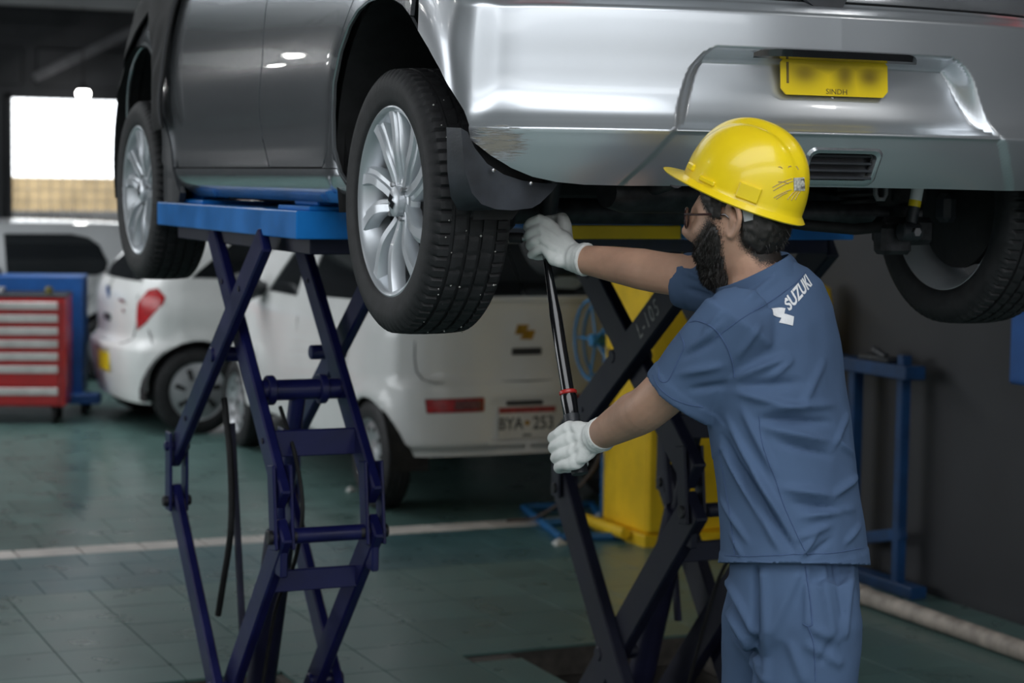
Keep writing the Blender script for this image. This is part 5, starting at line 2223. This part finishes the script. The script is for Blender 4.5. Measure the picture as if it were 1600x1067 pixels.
# elbow point of the near arm
bm_.limb([ml(EL_L + cdir(.45, -.5, -.75) * .012), ml(EL_L + cdir(.2, -.6, -.75) * .020)], [.030, .026], 12)
HIP_L, HIP_R = at(1268, 925, 3.885), at(1192, 925, 4.055)
KN_L = Vector((HIP_L.x, HIP_L.y, 0.48)) + cdir(-.8, .5) * .02
KN_R = Vector((HIP_R.x, HIP_R.y, 0.48)) + cdir(.9, .3) * .02
AN_L = Vector((KN_L.x, KN_L.y, .09)) - cdir(-.8, .5) * .03
AN_R = Vector((KN_R.x, KN_R.y, .09)) + cdir(-.8, .5) * .02
for (a, b, c) in ((HIP_L, KN_L, AN_L), (HIP_R, KN_R, AN_R)):
    bm_.limb([ml(a), ml(b), ml(c)], [.052, .046, .036], 18)
body_me = fuse(bm_, .0042, 3, .4)
# hollow of the elbow, ear bowl and a few creases
body_me.materials.append(skin)
body_ = link('body', body_me, man)

# hair: a cap over the skull down to the nape, sideburns, beard --------------------------------
def shell(name, mask, off, spikes, slen, down, seedv, lo_step=1):
    vs, fs = [], []
    idx = {}
    rnd = random.Random(seedv)
    nl, no_ = NLAT * 2, NLON * 2
    wt_ = {}
    for i in range(nl + 1):
        for k in range(no_):
            p = head_pt(-PI / 2 + PI * i / nl, 2 * PI * k / no_)
            w_ = mask(p)
            wt_[(i, k)] = (p, w_)
            if w_ > .62:
                n = Vector((p.x / .0765 ** 2, p.y / .097 ** 2, p.z / .1225 ** 2)).normalized()
                e = min(1.6, (w_ - .62) / .38)
                idx[(i, k)] = len(vs)
                vs.append(HM @ (p + n * (off * e * (1 + .35 * noise.noise(p * 110)) - .0035 * (1 - min(1, e * 2.5)))))
    for i in range(nl):
        for k in range(no_):
            q = [(i, k), (i, (k + 1) % no_), (i + 1, (k + 1) % no_), (i + 1, k)]
            if all(t in idx for t in q):
                fs.append(tuple(idx[t] for t in q))
    m = MB()
    m.add(vs, fs, True)
    o = m.build(name, hair_black, man)
    # fine strands give it a soft edge
    s = MB()
    pts = [v for v in wt_.values() if v[1] > .03]
    n_made = 0
    while n_made < spikes:
        p, w_ = rnd.choice(pts)
        if rnd.random() > .15 + w_:
            continue
        n_made += 1
        p = p + Vector((rnd.uniform(-.002, .002), rnd.uniform(-.002, .002), rnd.uniform(-.002, .002)))
        n = Vector((p.x / .0765 ** 2, p.y / .097 ** 2, p.z / .1225 ** 2)).normalized()
        d = (n * .45 + Vector((0, 0, -1)) * down + Vector((rnd.uniform(-.4, .4), rnd.uniform(-.4, .4), rnd.uniform(-.4, .4)))).normalized()
        e = max(0.0, (w_ - .62) / .38)
        a = p + n * (off * e * .8 - .001)
        L2 = slen * (.35 + w_) * rnd.uniform(.6, 1.2)
        t_ = d.cross(Vector((rnd.random(), rnd.random(), rnd.random()))).normalized() * .00060
        s.add([HM @ (a - t_), HM @ (a + t_), HM @ (a + d * L2)], [(0, 1, 2)])
    s.build(name + '_strands', hair_black, o, False, kind='stuff')
    return o


def m_hair(p):
    if p.z > .055 and p.y < .075:
        return 1.0
    low = np.interp(p.y, [-.10, -.06, -.03], [-.092, -.084, -.052])
    back = float(sstep(-.016, -.036, p.y)) * float(sstep(low - .008, low + .022, p.z))
    ln_ = np.interp(p.y, [.0, .022, .040, .058, .075], [-.012, -.006, .012, .034, .060])
    side = float(sstep(ln_ - .006, ln_ + .016, p.z)) * float(sstep(.074, .060, p.y)) * (1.0 if p.y < .004 or p.z > .004 else .8)
    if -.030 < p.y < .006 and p.z < .024:
        side = 0.0
    burn = 0.0
    return max(back, side, burn if abs(p.x) > .04 else 0)


def m_beard(p):
    # cheek line runs from the ear down to the corner of the mouth
    if p.y < .0 or p.z > .012:
        return 0.0
    line = np.interp(p.y, [-.01, .012, .030, .05, .07, .09, .13], [-.016, -.002, .004, -.022, -.040, -.052, -.046])
    w_ = float(sstep(line + .014, line - .026, p.z)) * float(sstep(-.002, .022, p.y))
    if abs(p.x) < .018 and -.086 < p.z < -.062:
        w_ *= .25
    if p.z < -.088:
        w_ *= 1 + .5 * float(sstep(-.088, -.11, p.z))
    return w_


shell('hair', m_hair, .009, 3500, .009, .9, 3)
shell('beard', m_beard, .0085, 15000, .008, .9, 5)

# shaved and stubbly skin under the beard and hair edges: a mask on the body itself
inv = HM.inverted()
att = body_me.attributes.new('stubble', 'FLOAT', 'POINT')
vals = []
for v in body_me.vertices:
    p = inv @ v.co
    if p.length < .17 and abs(p.x) < .074:
        b_ = m_beard(p + Vector((0, -.010, -.006)))
        vals.append(min(1.0, max(.95 * b_, .35 * m_beard(p + Vector((0, -.004, -.018))), .9 * m_hair(p + Vector((0, 0, .004))))))
    else:
        vals.append(0.0)
att.data.foreach_set('value', vals)
nt = skin.node_tree
n, l = nt.nodes, nt.links
an = n.new('ShaderNodeAttribute')
an.attribute_name = 'stubble'
tc = n.new('ShaderNodeTexCoord')
nz = n.new('ShaderNodeTexNoise')
nz.inputs['Scale'].default_value = 420
nz.inputs['Detail'].default_value = 2
l.new(tc.outputs['Object'], nz.inputs['Vector'])
ma = n.new('ShaderNodeMath')
ma.operation = 'MULTIPLY_ADD'
ma.inputs[1].default_value = 1.9
ma.inputs[2].default_value = -.95
l.new(nz.outputs['Fac'], ma.inputs[0])
mb_ = n.new('ShaderNodeMath')
mb_.operation = 'MULTIPLY_ADD'
mb_.inputs[1].default_value = 1.5
mb_.use_clamp = True
l.new(an.outputs['Fac'], mb_.inputs[0])
l.new(ma.outputs[0], mb_.inputs[2])
mc_ = n.new('ShaderNodeMath')
mc_.operation = 'MULTIPLY'
l.new(mb_.outputs[0], mc_.inputs[0])
mr_ = n.new('ShaderNodeMapRange')
mr_.inputs['From Max'].default_value = .12
l.new(an.outputs['Fac'], mr_.inputs['Value'])
l.new(mr_.outputs['Result'], mc_.inputs[1])
mx = n.new('ShaderNodeMix')
mx.data_type = 'RGBA'
bs = n['Principled BSDF']
l.new(bs.inputs['Base Color'].links[0].from_socket, mx.inputs[6])
mx.inputs[7].default_value = (.022, .016, .013, 1)
l.new(mc_.outputs[0], mx.inputs['Factor'])
l.new(mx.outputs[2], bs.inputs['Base Color'])

# glasses ------------------------------------------------------------------------------------
frame_mat = pm('dark_red_frame', (.035, .012, .012), .2, 0, .6)
g_ = MB()
lens = MB()
for sg in (-1, 1):
    c = Vector((sg * .033, .0985, .004))
    tilt = sg * .22
    rim_ = []
    for k in range(28):
        a = 2 * PI * k / 28
        q = Vector((math.cos(a) * .0235, 0, math.sin(a) * .0205))
        rim_.append(HM @ (c + Vector((q.x * math.cos(tilt), -q.x * math.sin(tilt), q.z))))
    g_.tube(rim_ + [rim_[0]], .0019, 8, False)
    lens.add(rim_, [tuple(range(28))])
    h0 = c + Vector((sg * .0235, -.005, .008))
    g_.tube([HM @ h0, HM @ Vector((sg * .076, .070, .012)), HM @ Vector((sg * .0815, .0, .013)), HM @ Vector((sg * .0805, -.022, -.004))], [.0022, .0024, .0024, .002], 8)
g_.tube([HM @ Vector((-.011, .103, .008)), HM @ Vector((0, .107, .011)), HM @ Vector((.011, .103, .008))], .0018, 8)
gl_o = g_.build('glasses', frame_mat, man)
lens.build('lens', pm('clear_lens_glass', (1, 1, 1), .03, trans=1.0, var=0.0), gl_o)

# hard hat -----------------------------------------------------------------------------------
tl = math.radians(20.5)
FT, UT = (F_H * math.cos(tl) + UPV * math.sin(tl)), (UPV * math.cos(tl) - F_H * math.sin(tl))
KM = Matrix((-L_H, FT, UT)).transposed().to_4x4()
KM.translation = ml(at(1160, 303, 3.95))


def hat_pt(t, ph, off=0.0):
    """t 0 at the top, 1 at the brim line, up to 1.12 on the brim; ph = 0 forward"""
    s, c = math.sin(ph), math.cos(ph)
    th_ = min(t, 1.0) * PI / 2
    r = math.sin(th_) ** .92
    z = .146 * max(0.0, math.cos(th_)) ** .84
    ax_, ay_ = .107 + off, (.127 if c < 0 else .125) + off
    X, Y = s * r * ax_, c * r * ay_
    Z = z + off * math.cos(th_)
    # raised centre band and side ribs
    up = math.cos(th_)
    Z += .0055 * math.exp(-(X / .020) ** 4) * float(sstep(.10, .5, up))
    Z -= .0030 * (math.exp(-((abs(X) - .034) / .007) ** 2)) * float(sstep(.12, .5, up))
    if t > 1:
        k = (t - 1) / .12
        wv = .011 + .034 * max(0, c) ** 2.2
        X += s * wv * k * (.9 if c > 0 else 1)
        Y += c * wv * k
        Z -= .012 * k + .006 * k * max(0, c) - .010 * k * k * max(0, c)
    return Vector((X, Y, Z))


hat = MB()
ts = list(np.linspace(0.0, .94, 26)) + [.97, 1.0, 1.015, 1.04, 1.07, 1.10, 1.12]
outer = [[KM @ hat_pt(t, 2 * PI * k / 96) for k in range(96)] for t in ts]
inner = [[KM @ (hat_pt(t, 2 * PI * k / 96, -.0028) - Vector((0, 0, .0026))) for k in range(96)] for t in ts[::-1]]
hat.grid(outer + inner, True)
hato = hat.build('hard_hat', helmet_yellow, man, label='scuffed yellow hard hat with taped repair at the back')
# moulded bosses at the side
for (y_, z_, w2, h2, rot_) in ((-.038, .020, .046, .032, 0), (.038, .010, .040, .010, 0), (.090, .020, .028, .014, .5)):
    for sg in (-1, 1):
        ph = math.atan2(sg * .107 * math.sqrt(max(0.02, 1 - (y_ / .127) ** 2)), y_)
        base = hat_pt(.93, ph)
        tdir = Vector((math.cos(ph) * .107, -math.sin(ph) * .127, 0)).normalized()
        nrm = Vector((math.sin(ph) / .107, math.cos(ph) / .127, 0)).normalized()
        b_ = MB()
        q = Matrix((tdir, nrm, Vector((0, 0, 1)))).transposed()
        b_.box((0, 0, 0), (w2, .012, h2), q, .004)
        bo = b_.build('side_boss', helmet_yellow, hato)
        bo.matrix_local = KM @ Matrix.Translation(Vector((base.x, base.y, z_)) - nrm * .001)
hb = BVHTree.FromPolygons([Vector(v) for v in hat.v], hat.f)


def on_mesh(bvh, px, py, lift=.0008):
    d = (at(px, py, 1) - CAM).normalized()
    loc, n, i, dist = bvh.ray_cast(ml(CAM), d)
    if loc is None:
        return None
    if n.dot(d) > 0:
        n = -n
    return loc + n * lift, n


m = MB()
for poly in ([(1239, 278), (1256, 277), (1257, 298), (1240, 298)],):
    g = []
    for i in range(5):
        row = []
        for j in range(5):
            a = Vector(poly[0]).lerp(Vector(poly[1]), i / 4)
            b_ = Vector(poly[3]).lerp(Vector(poly[2]), i / 4)
            q = on_mesh(hb, *a.lerp(b_, j / 4), .0012)
            row.append(q[0] if q else (g[-1][j] if g else ml(HC)))
        g.append(row)
    m.grid(g)
m.build('tape_patch', pm('clear_tape', (.62, .60, .52), .35, 0, .3, .3, 200), hato)
m = MB()
for (x0, y0, x1, y1) in ((1207, 293, 1237, 279), (1208, 298, 1238, 283), (1209, 309, 1236, 296), (1213, 311, 1230, 301), (1230, 312, 1243, 298), (1236, 313, 1246, 299), (1242, 312, 1250, 299), (1216, 284, 1232, 287), (1216, 261, 1222, 263),
                         (1231, 262, 1236, 260), (1243, 260, 1247, 265)):
    pts = []
    for k in range(6):
        q = on_mesh(hb, x0 + (x1 - x0) * k / 5, y0 + (y1 - y0) * k / 5 - math.sin(PI * k / 5) * 1.2, .0006)
        if q:
            pts.append(q[0])
    if len(pts) > 2:
        m.tube(pts, .0009, 6)
m.build('repair_threads', pm('old_thread', (.50, .36, .16), .8), hato)
m = MB()
lab_ = [on_mesh(hb, *p, .0016) for p in ((1250, 280), (1256, 279), (1257, 294), (1251, 295))]
if all(lab_):
    m.add([q[0] for q in lab_], [(0, 1, 2, 3)])
    m.build('tape_print', pm('grey_smudge', (.22, .21, .20), .6, 0, 0, .5, 500), hato)
m = MB()
m.add([HM @ Vector(p) for p in ((-.084, -.030, .050), (-.080, -.058, .045), (-.080, -.056, .004), (-.0835, -.040, .000))], [(0, 1, 2, 3)])
m.add([HM @ Vector(p) for p in ((-.082, -.030, .050), (-.078, -.058, .045), (-.078, -.056, .004), (-.0815, -.040, .000))], [(0, 3, 2, 1)])
m.build('harness_strap', pm('grey_strap', (.42, .44, .45), .5), hato)
m = MB()
m.tube([HM @ Vector((.080 * math.sin(a), -.012 + .098 * math.cos(a), .052 - .020 * math.cos(a) * -1)) for a in np.linspace(0, 2 * PI, 49)], .007, 8, False, 1.6)
m.build('headband', black_plastic, hato)

# work shirt ---------------------------------------------------------------------------------
sh = MB()
RD = 3.95
rings = []
for (cx, cy, D, a, b, roll, pit) in ((1241, 915, 3.95, .130, .177, 0, 0), (1241, 880, 3.95, .129, .176, 0, 0), (1241, 862, 3.95, .127, .172, 0, 0), (1239, 820, 3.95, .125, .168, 0, 0), (1233, 770, 3.95, .123, .166, .02, 0), (1226, 715, 3.95, .121, .166, .05, -.05),
                                     (1220, 660, 3.95, .118, .168, .10, -.10), (1212, 610, 3.95, .114, .172, .17, -.15), (1205, 565, 3.95, .110, .176, .23, -.20), (1199, 522, 3.95, .105, .170, .28, -.26), (1194, 484, 3.955, .094, .148, .30, -.32),
                                     (1189, 457, 3.96, .078, .116, .27, -.42), (1187, 436, 3.96, .060, .070, .16, -.55)):
    rings.append(ring(at(cx, cy, D), F_T, L_T, a, b, 56, roll, pit))
loft(sh, rings)
# sleeves
HEM_L = at(1066, 624, 3.90)
sh.tube([ml(p) for p in (SH_L + (NECK0 - SH_L) * .25, SH_L, SH_L.lerp(HEM_L, .45), SH_L.lerp(HEM_L, .8), HEM_L)], [.070, .083, .084, .083, .085], 30, True, .80, up=C_FWD)
HEM_R = at(1062, 436, 4.19)
sh.tube([ml(p) for p in (SH_R + (NECK0 - SH_R) * .2, SH_R, SH_R.lerp(HEM_R, .45) - UPV * .008, SH_R.lerp(HEM_R, .8) - UPV * .006, HEM_R)], [.062, .076, .072, .062, .055], 28, True, .95, up=C_FWD)
shirt_me = fuse(sh, .0052, 6, .5)
co, no = me_co(shirt_me), me_no(shirt_me)
V0 = [Vector(v) for v in co]
sb = BVHTree.FromPolygons(V0, [tuple(p.vertices) for p in shirt_me.polygons])
# folds: (start px, end px, width m, height m); the ridge follows the cloth between the two points
FOLDS = [((1146, 592), (1232, 556), .013, .010), ((1150, 604), (1255, 598), .016, -.009), ((1152, 612), (1245, 640), .014, .010), ((1190, 640), (1305, 632), .013, .009), ((1185, 655), (1300, 660), .012, -.010),
         ((1195, 668), (1295, 690), .013, .010), ((1215, 690), (1300, 712), .011, -.009), ((1160, 640), (1210, 740), .012, .009), ((1136, 655), (1215, 800), .012, .011), ((1130, 680), (1200, 830), .011, -.011),
         ((1128, 700), (1220, 862), .011, .012), ((1150, 720), (1245, 868), .010, -.010), ((1178, 735), (1240, 845), .010, .008), ((1120, 770), (1170, 850), .010, .006), ((1222, 762), (1300, 775), .013, .010),
         ((1300, 775), (1340, 745), .012, .009), ((1235, 785), (1325, 800), .013, -.009), ((1250, 808), (1335, 795), .012, .009), ((1245, 842), (1300, 820), .011, .007), ((1250, 870), (1275, 835), .009, .007),
         ((1262, 872), (1300, 842), .009, -.006), ((1150, 560), (1190, 505), .012, .006), ((1205, 590), (1240, 560), .012, .007), ((1290, 560), (1250, 640), .016, .005), ((1300, 700), (1330, 640), .014, .006),
         ((1080, 545), (1135, 500), .011, .007), ((1066, 560), (1120, 530), .010, -.006), ((1060, 585), (1130, 570), .012, .007), ((1075, 610), (1140, 600), .012, -.006), ((1098, 520), (1128, 488), .008, .006),
         ((1165, 470), (1215, 430), .012, .006), ((1180, 490), (1232, 462), .013, -.005), ((1205, 430), (1225, 400), .010, .007), ((1060, 420), (1110, 440), .010, .006), ((1070, 450), (1118, 466), .010, -.006),
         ((1310, 690), (1345, 720), .012, .007), ((1140, 830), (1160, 872), .008, .005), ((1320, 850), (1345, 820), .010, .006)]
disp = np.zeros(len(co))
for ((x0, y0), (x1, y1), wv, hv) in FOLDS:
    P = [on_mesh(sb, x0 + (x1 - x0) * k / 9, y0 + (y1 - y0) * k / 9, 0) for k in range(10)]
    P = np.array([q[0] for q in P if q])
    if len(P) < 4:
        continue
    best = np.full(len(co), 9.0)
    tt = np.zeros(len(co))
    for i in range(len(P) - 1):
        a, b = P[i], P[i + 1]
        ab = b - a
        t = np.clip(((co - a) @ ab) / (ab @ ab + 1e-9), 0, 1)
        d = np.linalg.norm(co - (a + t[:, None] * ab), axis=1)
        u = d < best
        best[u] = d[u]
        tt[u] = (i + t[u]) / (len(P) - 1)
    disp += 1.35 * hv * np.exp(-(best / (wv * .62)) ** 2) * np.sin(PI * np.clip(tt, .02, .98)) ** .6
for i in range(len(co)):
    p = V0[i]
    disp[i] += .0030 * noise.noise(p * 9.0) + .0018 * noise.noise(Vector((p.x * 24, p.y * 24, p.z * 12)))
# hem bands stand slightly proud
zh = ml(at(1241, 858, 3.95)).z
disp += np.where(co[:, 2] < zh, .0022, 0)
for (hem, s0, s1) in ((HEM_L, SH_L, HEM_L), (HEM_R, SH_R, HEM_R)):
    ax_ = np.array((s1 - s0).normalized())
    t = (co - np.array(ml(hem))) @ ax_
    near = np.linalg.norm(co - np.array(ml(hem)), axis=1) < .13
    disp += np.where((t > -.030) & near, .0020, 0)
me_set(shirt_me, co + no * disp[:, None])
bm = bmesh.new()
bm.from_mesh(shirt_me)
zc = ml(at(1241, 881, 3.95)).z
bmesh.ops.bisect_plane(bm, geom=bm.verts[:] + bm.edges[:] + bm.faces[:], plane_co=ml(at(1241, 881, 3.95)), plane_no=(-UPV - CFH * .20).normalized(), clear_outer=True)
be = [e for e in bm.edges if e.is_boundary]
r = bmesh.ops.extrude_edge_only(bm, edges=be)
cen_ = ml(at(1241, 881, 3.95))
for v in [g for g in r['geom'] if isinstance(g, bmesh.types.BMVert)]:
    d_ = Vector((v.co.x - cen_.x, v.co.y - cen_.y, 0))
    v.co = v.co - d_.normalized() * .006 + Vector((0, 0, .003))
bm.to_mesh(shirt_me)
bm.free()
shirt_me.polygons.foreach_set('use_smooth', [True] * len(shirt_me.polygons))
shirt_me.materials.append(cloth)
shirt = link('shirt', shirt_me, man)
sb = BVHTree.FromPolygons([v.co.copy() for v in shirt_me.vertices], [tuple(p.vertices) for p in shirt_me.polygons])


def seam(name, pts, r, mat, parent, bvh, lift=.0004, n=8):
    C = cr_chain(pts, n)
    Q = [on_mesh(bvh, p[0], p[1], lift) for p in C]
    Q = [q[0] for q in Q if q]
    # drop jumps
    out = []
    for q in Q:
        if not out or (q - out[-1]).length < .05:
            out.append(q)
    if len(out) > 2:
        m = MB()
        m.tube(out, r, 6)
        return m.build(name, mat, parent)


seam('seam', [(1118, 528), (1160, 497), (1205, 470), (1240, 445), (1258, 425)], .0011, cloth_seam, shirt, sb)
seam('seam', [(1078, 503), (1092, 502), (1115, 513), (1132, 535), (1143, 562), (1148, 590)], .0014, cloth_seam, shirt, sb)
seam('seam', [(1020, 586), (1030, 605), (1050, 622), (1075, 632), (1098, 636)], .0010, cloth_seam, shirt, sb)
seam('sleeve_pocket', [(1062, 520), (1069, 540), (1060, 562), (1048, 588), (1040, 597), (1030, 592), (1030, 572)], .0012, cloth_seam, shirt, sb)
seam('seam', [(1133, 868), (1180, 869), (1240, 866), (1300, 864), (1349, 856)], .0010, cloth_seam, shirt, sb)
seam('side_seam', [(1186, 650), (1190, 690), (1200, 720), (1212, 750), (1225, 790), (1245, 835), (1262, 868)], .0010, cloth_seam, shirt, sb)
seam('front_edge', [(1122, 700), (1130, 740), (1138, 790), (1145, 840), (1148, 868)], .0010, cloth_seam, shirt, sb)
# collar
cm = MB()
NA = (HM @ Vector((0, -.02, -.05)) - ml(NECK0)).normalized()
ca = ml(NECK0) + NA * .012
cf_ = (F_T - NA * F_T.dot(NA)).normalized()
cl_ = NA.cross(cf_)
rows = []
for (h_, r_, o_) in ((-.030, .086, 0), (-.006, .079, 0), (.020, .075, 0), (.027, .0765, 0), (.026, .0795, 0), (.004, .083, 0), (-.012, .089, 0)):
    row = []
    for k in range(44):
        a = PI + (k / 43 - .5) * 2 * 2.75                            # open at the throat
        dr = 1 + .10 * math.cos(a)
        row.append(ca + (cf_ * math.cos(a) * 1.02 + cl_ * math.sin(a)) * r_ * dr + NA * (h_ - .012 * (1 + math.cos(a)) / 2 + .006 * math.cos(a - PI)))
    rows.append(row)
cm.grid(rows)
cm.build('collar', cloth, shirt)

# lettering and emblem across the back
TC = on_mesh(sb, 1243, 462, 0)
tn = TC[1]
dirx = None
pa, pb = on_mesh(sb, 1233, 478, 0), on_mesh(sb, 1260, 440, 0)
dx_ = (pb[0] - pa[0]).normalized()


def wrap_text(name, me, px0, py0, mat, sc_x=1.0, xdir=None, ydir=None, lift=.0011):
    """lay flat lettering on the cloth"""
    q, n = on_mesh(sb, px0, py0, 0)
    x = (xdir - n * xdir.dot(n)).normalized()
    y = n.cross(x)
    if ydir is not None:
        y = (ydir - n * ydir.dot(n)).normalized()
    bm = bmesh.new()
    bm.from_mesh(me)
    bmesh.ops.triangulate(bm, faces=bm.faces[:])
    for _ in range(2):
        le = [e for e in bm.edges if e.calc_length() > .006]
        if le:
            bmesh.ops.subdivide_edges(bm, edges=le, cuts=1)
            bmesh.ops.triangulate(bm, faces=[f for f in bm.faces if len(f.verts) > 3])
    for v in bm.verts:
        p = q + x * v.co.x * sc_x + y * v.co.y
        loc, nn, i, d = sb.find_nearest(p)
        if nn.dot(n) < 0:
            nn = -nn
        v.co = loc + nn * (lift + max(0, v.co.z))
    out = bpy.data.meshes.new(name)
    bm.to_mesh(out)
    bm.free()
    out.materials.append(mat)
    return link(name, out, shirt)


right_dir = -L_T + UPV * .52
wrap_text('back_lettering', text_mesh('SUZUKI', .036, .0004, .93, bold=.0010, spacing=1.0), 1249, 456, white_thread, 1.0, right_dir, cdir(-.25, .1, 1.0))
eb = MB()
eb.prism(emblem_poly(.036), .0006)
wrap_text('back_emblem', eb.mesh('e', None, True), 1223, 493, white_thread, 1.0, C_RIGHT.copy(), UPV.copy())

# trousers -----------------------------------------------------------------------------------
tr = MB()
top = at(1241, 858, 3.95)
rg = [ring(at(1241, y, 3.95), F_T, L_T, a, b, 48) for (y, a, b) in ((840, .106, .150), (880, .111, .155), (930, .113, .156), (975, .108, .152), (1000, .08, .13))]
loft(tr, rg)
for (a, b, c, r0) in ((HIP_L, KN_L, AN_L, .102), (HIP_R, KN_R, AN_R, .088)):
    lo = c - UPV * .045
    tr.tube([ml(p) for p in (a + UPV * .03, a - UPV * .05, a.lerp(b, .5), b, b.lerp(lo, .5), lo)], [r0 * .80, r0 * .98, r0, r0 * .86, r0 * .78, r0 * .76], 30, True)
trm = fuse(tr, .0062, 6, .5)
co, no = me_co(trm), me_no(trm)
V0 = [Vector(v) for v in co]
tb_ = BVHTree.FromPolygons(V0, [tuple(p.vertices) for p in trm.polygons])
TF = [((1138, 910), (1175, 985), .012, .010), ((1134, 930), (1178, 1010), .012, -.010), ((1140, 960), (1190, 1040), .013, .010), ((1180, 890), (1182, 1060), .008, -.014), ((1192, 900), (1200, 1062), .012, .008),
      ((1245, 900), (1205, 985), .014, .007), ((1260, 890), (1262, 975), .009, .006), ((1285, 890), (1300, 985), .012, .008), ((1275, 985), (1305, 1000), .010, .008), ((1285, 1030), (1300, 1000), .009, -.008),
      ((1265, 1010), (1310, 1035), .012, .007), ((1330, 885), (1320, 990), .010, .007), ((1305, 885), (1318, 960), .009, -.007), ((1235, 1010), (1255, 1060), .012, .006), ((1150, 1000), (1195, 1060), .010, .008)]
disp = np.zeros(len(co))
for ((x0, y0), (x1, y1), wv, hv) in TF:
    P = [on_mesh(tb_, x0 + (x1 - x0) * k / 9, y0 + (y1 - y0) * k / 9, 0) for k in range(10)]
    P = np.array([q[0] for q in P if q])
    if len(P) < 4:
        continue
    best = np.full(len(co), 9.0)
    for i in range(len(P) - 1):
        a, b = P[i], P[i + 1]
        ab = b - a
        t = np.clip(((co - a) @ ab) / (ab @ ab + 1e-9), 0, 1)
        best = np.minimum(best, np.linalg.norm(co - (a + t[:, None] * ab), axis=1))
    disp += hv * np.exp(-(best / (wv * .8)) ** 2)
for i in range(len(co)):
    p = V0[i]
    disp[i] += .0045 * noise.noise(Vector((p.x * 7, p.y * 7, p.z * 3.5))) + .002 * noise.noise(p * 18)
me_set(trm, co + no * disp[:, None])
trm.materials.append(cloth)
trousers = link('trousers', trm, man)
tb_ = BVHTree.FromPolygons([v.co.copy() for v in trm.vertices], [tuple(p.vertices) for p in trm.polygons])
seam('side_pocket', [(1259, 886), (1262, 910), (1266, 940), (1269, 976)], .0016, cloth_seam, trousers, tb_)
seam('side_seam', [(1262, 978), (1270, 1000), (1273, 1030), (1274, 1064)], .0012, cloth_seam, trousers, tb_)
seam('pocket_seam', [(1255, 975), (1262, 978), (1270, 976)], .0012, cloth_seam, trousers, tb_)

# shoes
for (an, yaw) in ((AN_L, F_T), (AN_R, cdir(-.9, .4))):
    s_ = MB()
    f0 = yaw
    l0 = UPV.cross(f0)
    rows = []
    for (x, hw, top_) in ((-.085, .024, .05), (-.075, .034, .085), (-.03, .038, .10), (.03, .041, .088), (.08, .046, .066), (.13, .046, .055), (.165, .038, .045), (.185, .020, .03)):
        row = []
        c = Vector((an.x, an.y, 0)) + f0 * x
        for k in range(16):
            a = 2 * PI * k / 16
            row.append(ml(c + l0 * (math.cos(a) * hw) + UPV * (top_ / 2 + .002 + math.copysign(abs(math.sin(a)) ** .6, math.sin(a)) * top_ / 2)))
        rows.append(row)
    s_.grid(rows, True)
    s_.add(rows[0], [tuple(range(16))])
    s_.add(rows[-1], [tuple(range(16))])
    s_.build('shoe', black_plastic, man)


# gloves -------------------------------------------------------------------------------------
def grip_glove(W, A, d, r, hint, arm_dir, folds=0.0, thumb=1):
    """a gloved hand closed round an axis through A along d (little finger to forefinger)"""
    d = d.normalized()
    e1 = (W - A)
    e1 = (e1 - d * e1.dot(d)).normalized()
    e2 = hint - d * hint.dot(d)
    e2 = (e2 - e1 * e2.dot(e1)).normalized()

    def Pp(th, rho, h):
        th = math.radians(th)
        return A + d * h + (e1 * math.cos(th) + e2 * math.sin(th)) * rho
    m = MB()
    hs = (-.034, -.0125, .0095, .031)
    rad = (.0088, .0102, .0108, .0104)
    kr = (.024, .028, .029, .027)
    for h, fr, kk in zip(hs, rad, kr):
        kn = Pp(74, r + kk, h * 1.05)
        m.limb([ml(W.lerp(kn, .15) + d * h * .25), ml(W.lerp(kn, .6) + d * h * .5 + e2 * .004), ml(kn)], [.019, .0165, fr * 1.22], 12, 5)
        m.limb([ml(kn), ml(Pp(112, r + kk * .93, h)), ml(Pp(146, r + .025, h))], [fr * 1.18, fr * 1.1, fr * 1.08], 12, 4)
        m.limb([ml(Pp(146, r + .025, h)), ml(Pp(180, r + .018, h * .98)), ml(Pp(214, r + .0135, h * .95))], [fr * 1.06, fr, fr * .98], 12, 4)
        m.limb([ml(Pp(214, r + .0135, h * .95)), ml(Pp(242, r + .011, h * .93)), ml(Pp(268, r + .0105, h * .9))], [fr * .98, fr * .92, fr * .8], 12, 4)
    # heel of the hand and thumb
    m.limb([ml(W), ml(W.lerp(Pp(25, r + .022, 0), .7))], [.028, .024], 16)
    m.limb([ml(W.lerp(A, .25) + d * .018 * thumb), ml(Pp(-28, r + .026, .034 * thumb)), ml(Pp(-68, r + .018, .047 * thumb)), ml(Pp(-108, r + .013, .052 * thumb))], [.020, .0155, .0125, .0100], 14)
    # cuff
    c1 = W + arm_dir * .012
    c2 = W + arm_dir * .040
    m.tube([ml(W.lerp(A, .18)), ml(W), ml(c1), ml(c2)], [.030, .032, .0335, .0365], 22)
    me = fuse(m, .0026, 3, .5)
    co, no = me_co(me), me_no(me)
    ax_ = np.array(arm_dir)
    t = (co - np.array(ml(W))) @ ax_
    dd = np.zeros(len(co))
    if folds:
        dd += folds * np.sin(t / .0125 * 2 * PI * .62 + 1.2 * np.sin(co @ np.array(d) * 45)) * sstep(-.045, -.02, t)
    dd += np.where(t > .034, .0016, 0)
    for i in range(len(co)):
        dd[i] += .0016 * noise.noise(Vector(co[i]) * 55)
    me_set(me, co + no * dd[:, None])
    me.materials.append(glove_white)
    return link('glove', me, man)


grip_glove(WR_L, GR_L, -wd, .0168, -C_RIGHT * .75 - C_FWD * .65, (EL_L - WR_L).normalized(), .0022)
grip_glove(WR_R, GR_R, -wd, .015, -C_RIGHT * .55 - C_FWD * .8, (EL_R - WR_R).normalized(), .0008)
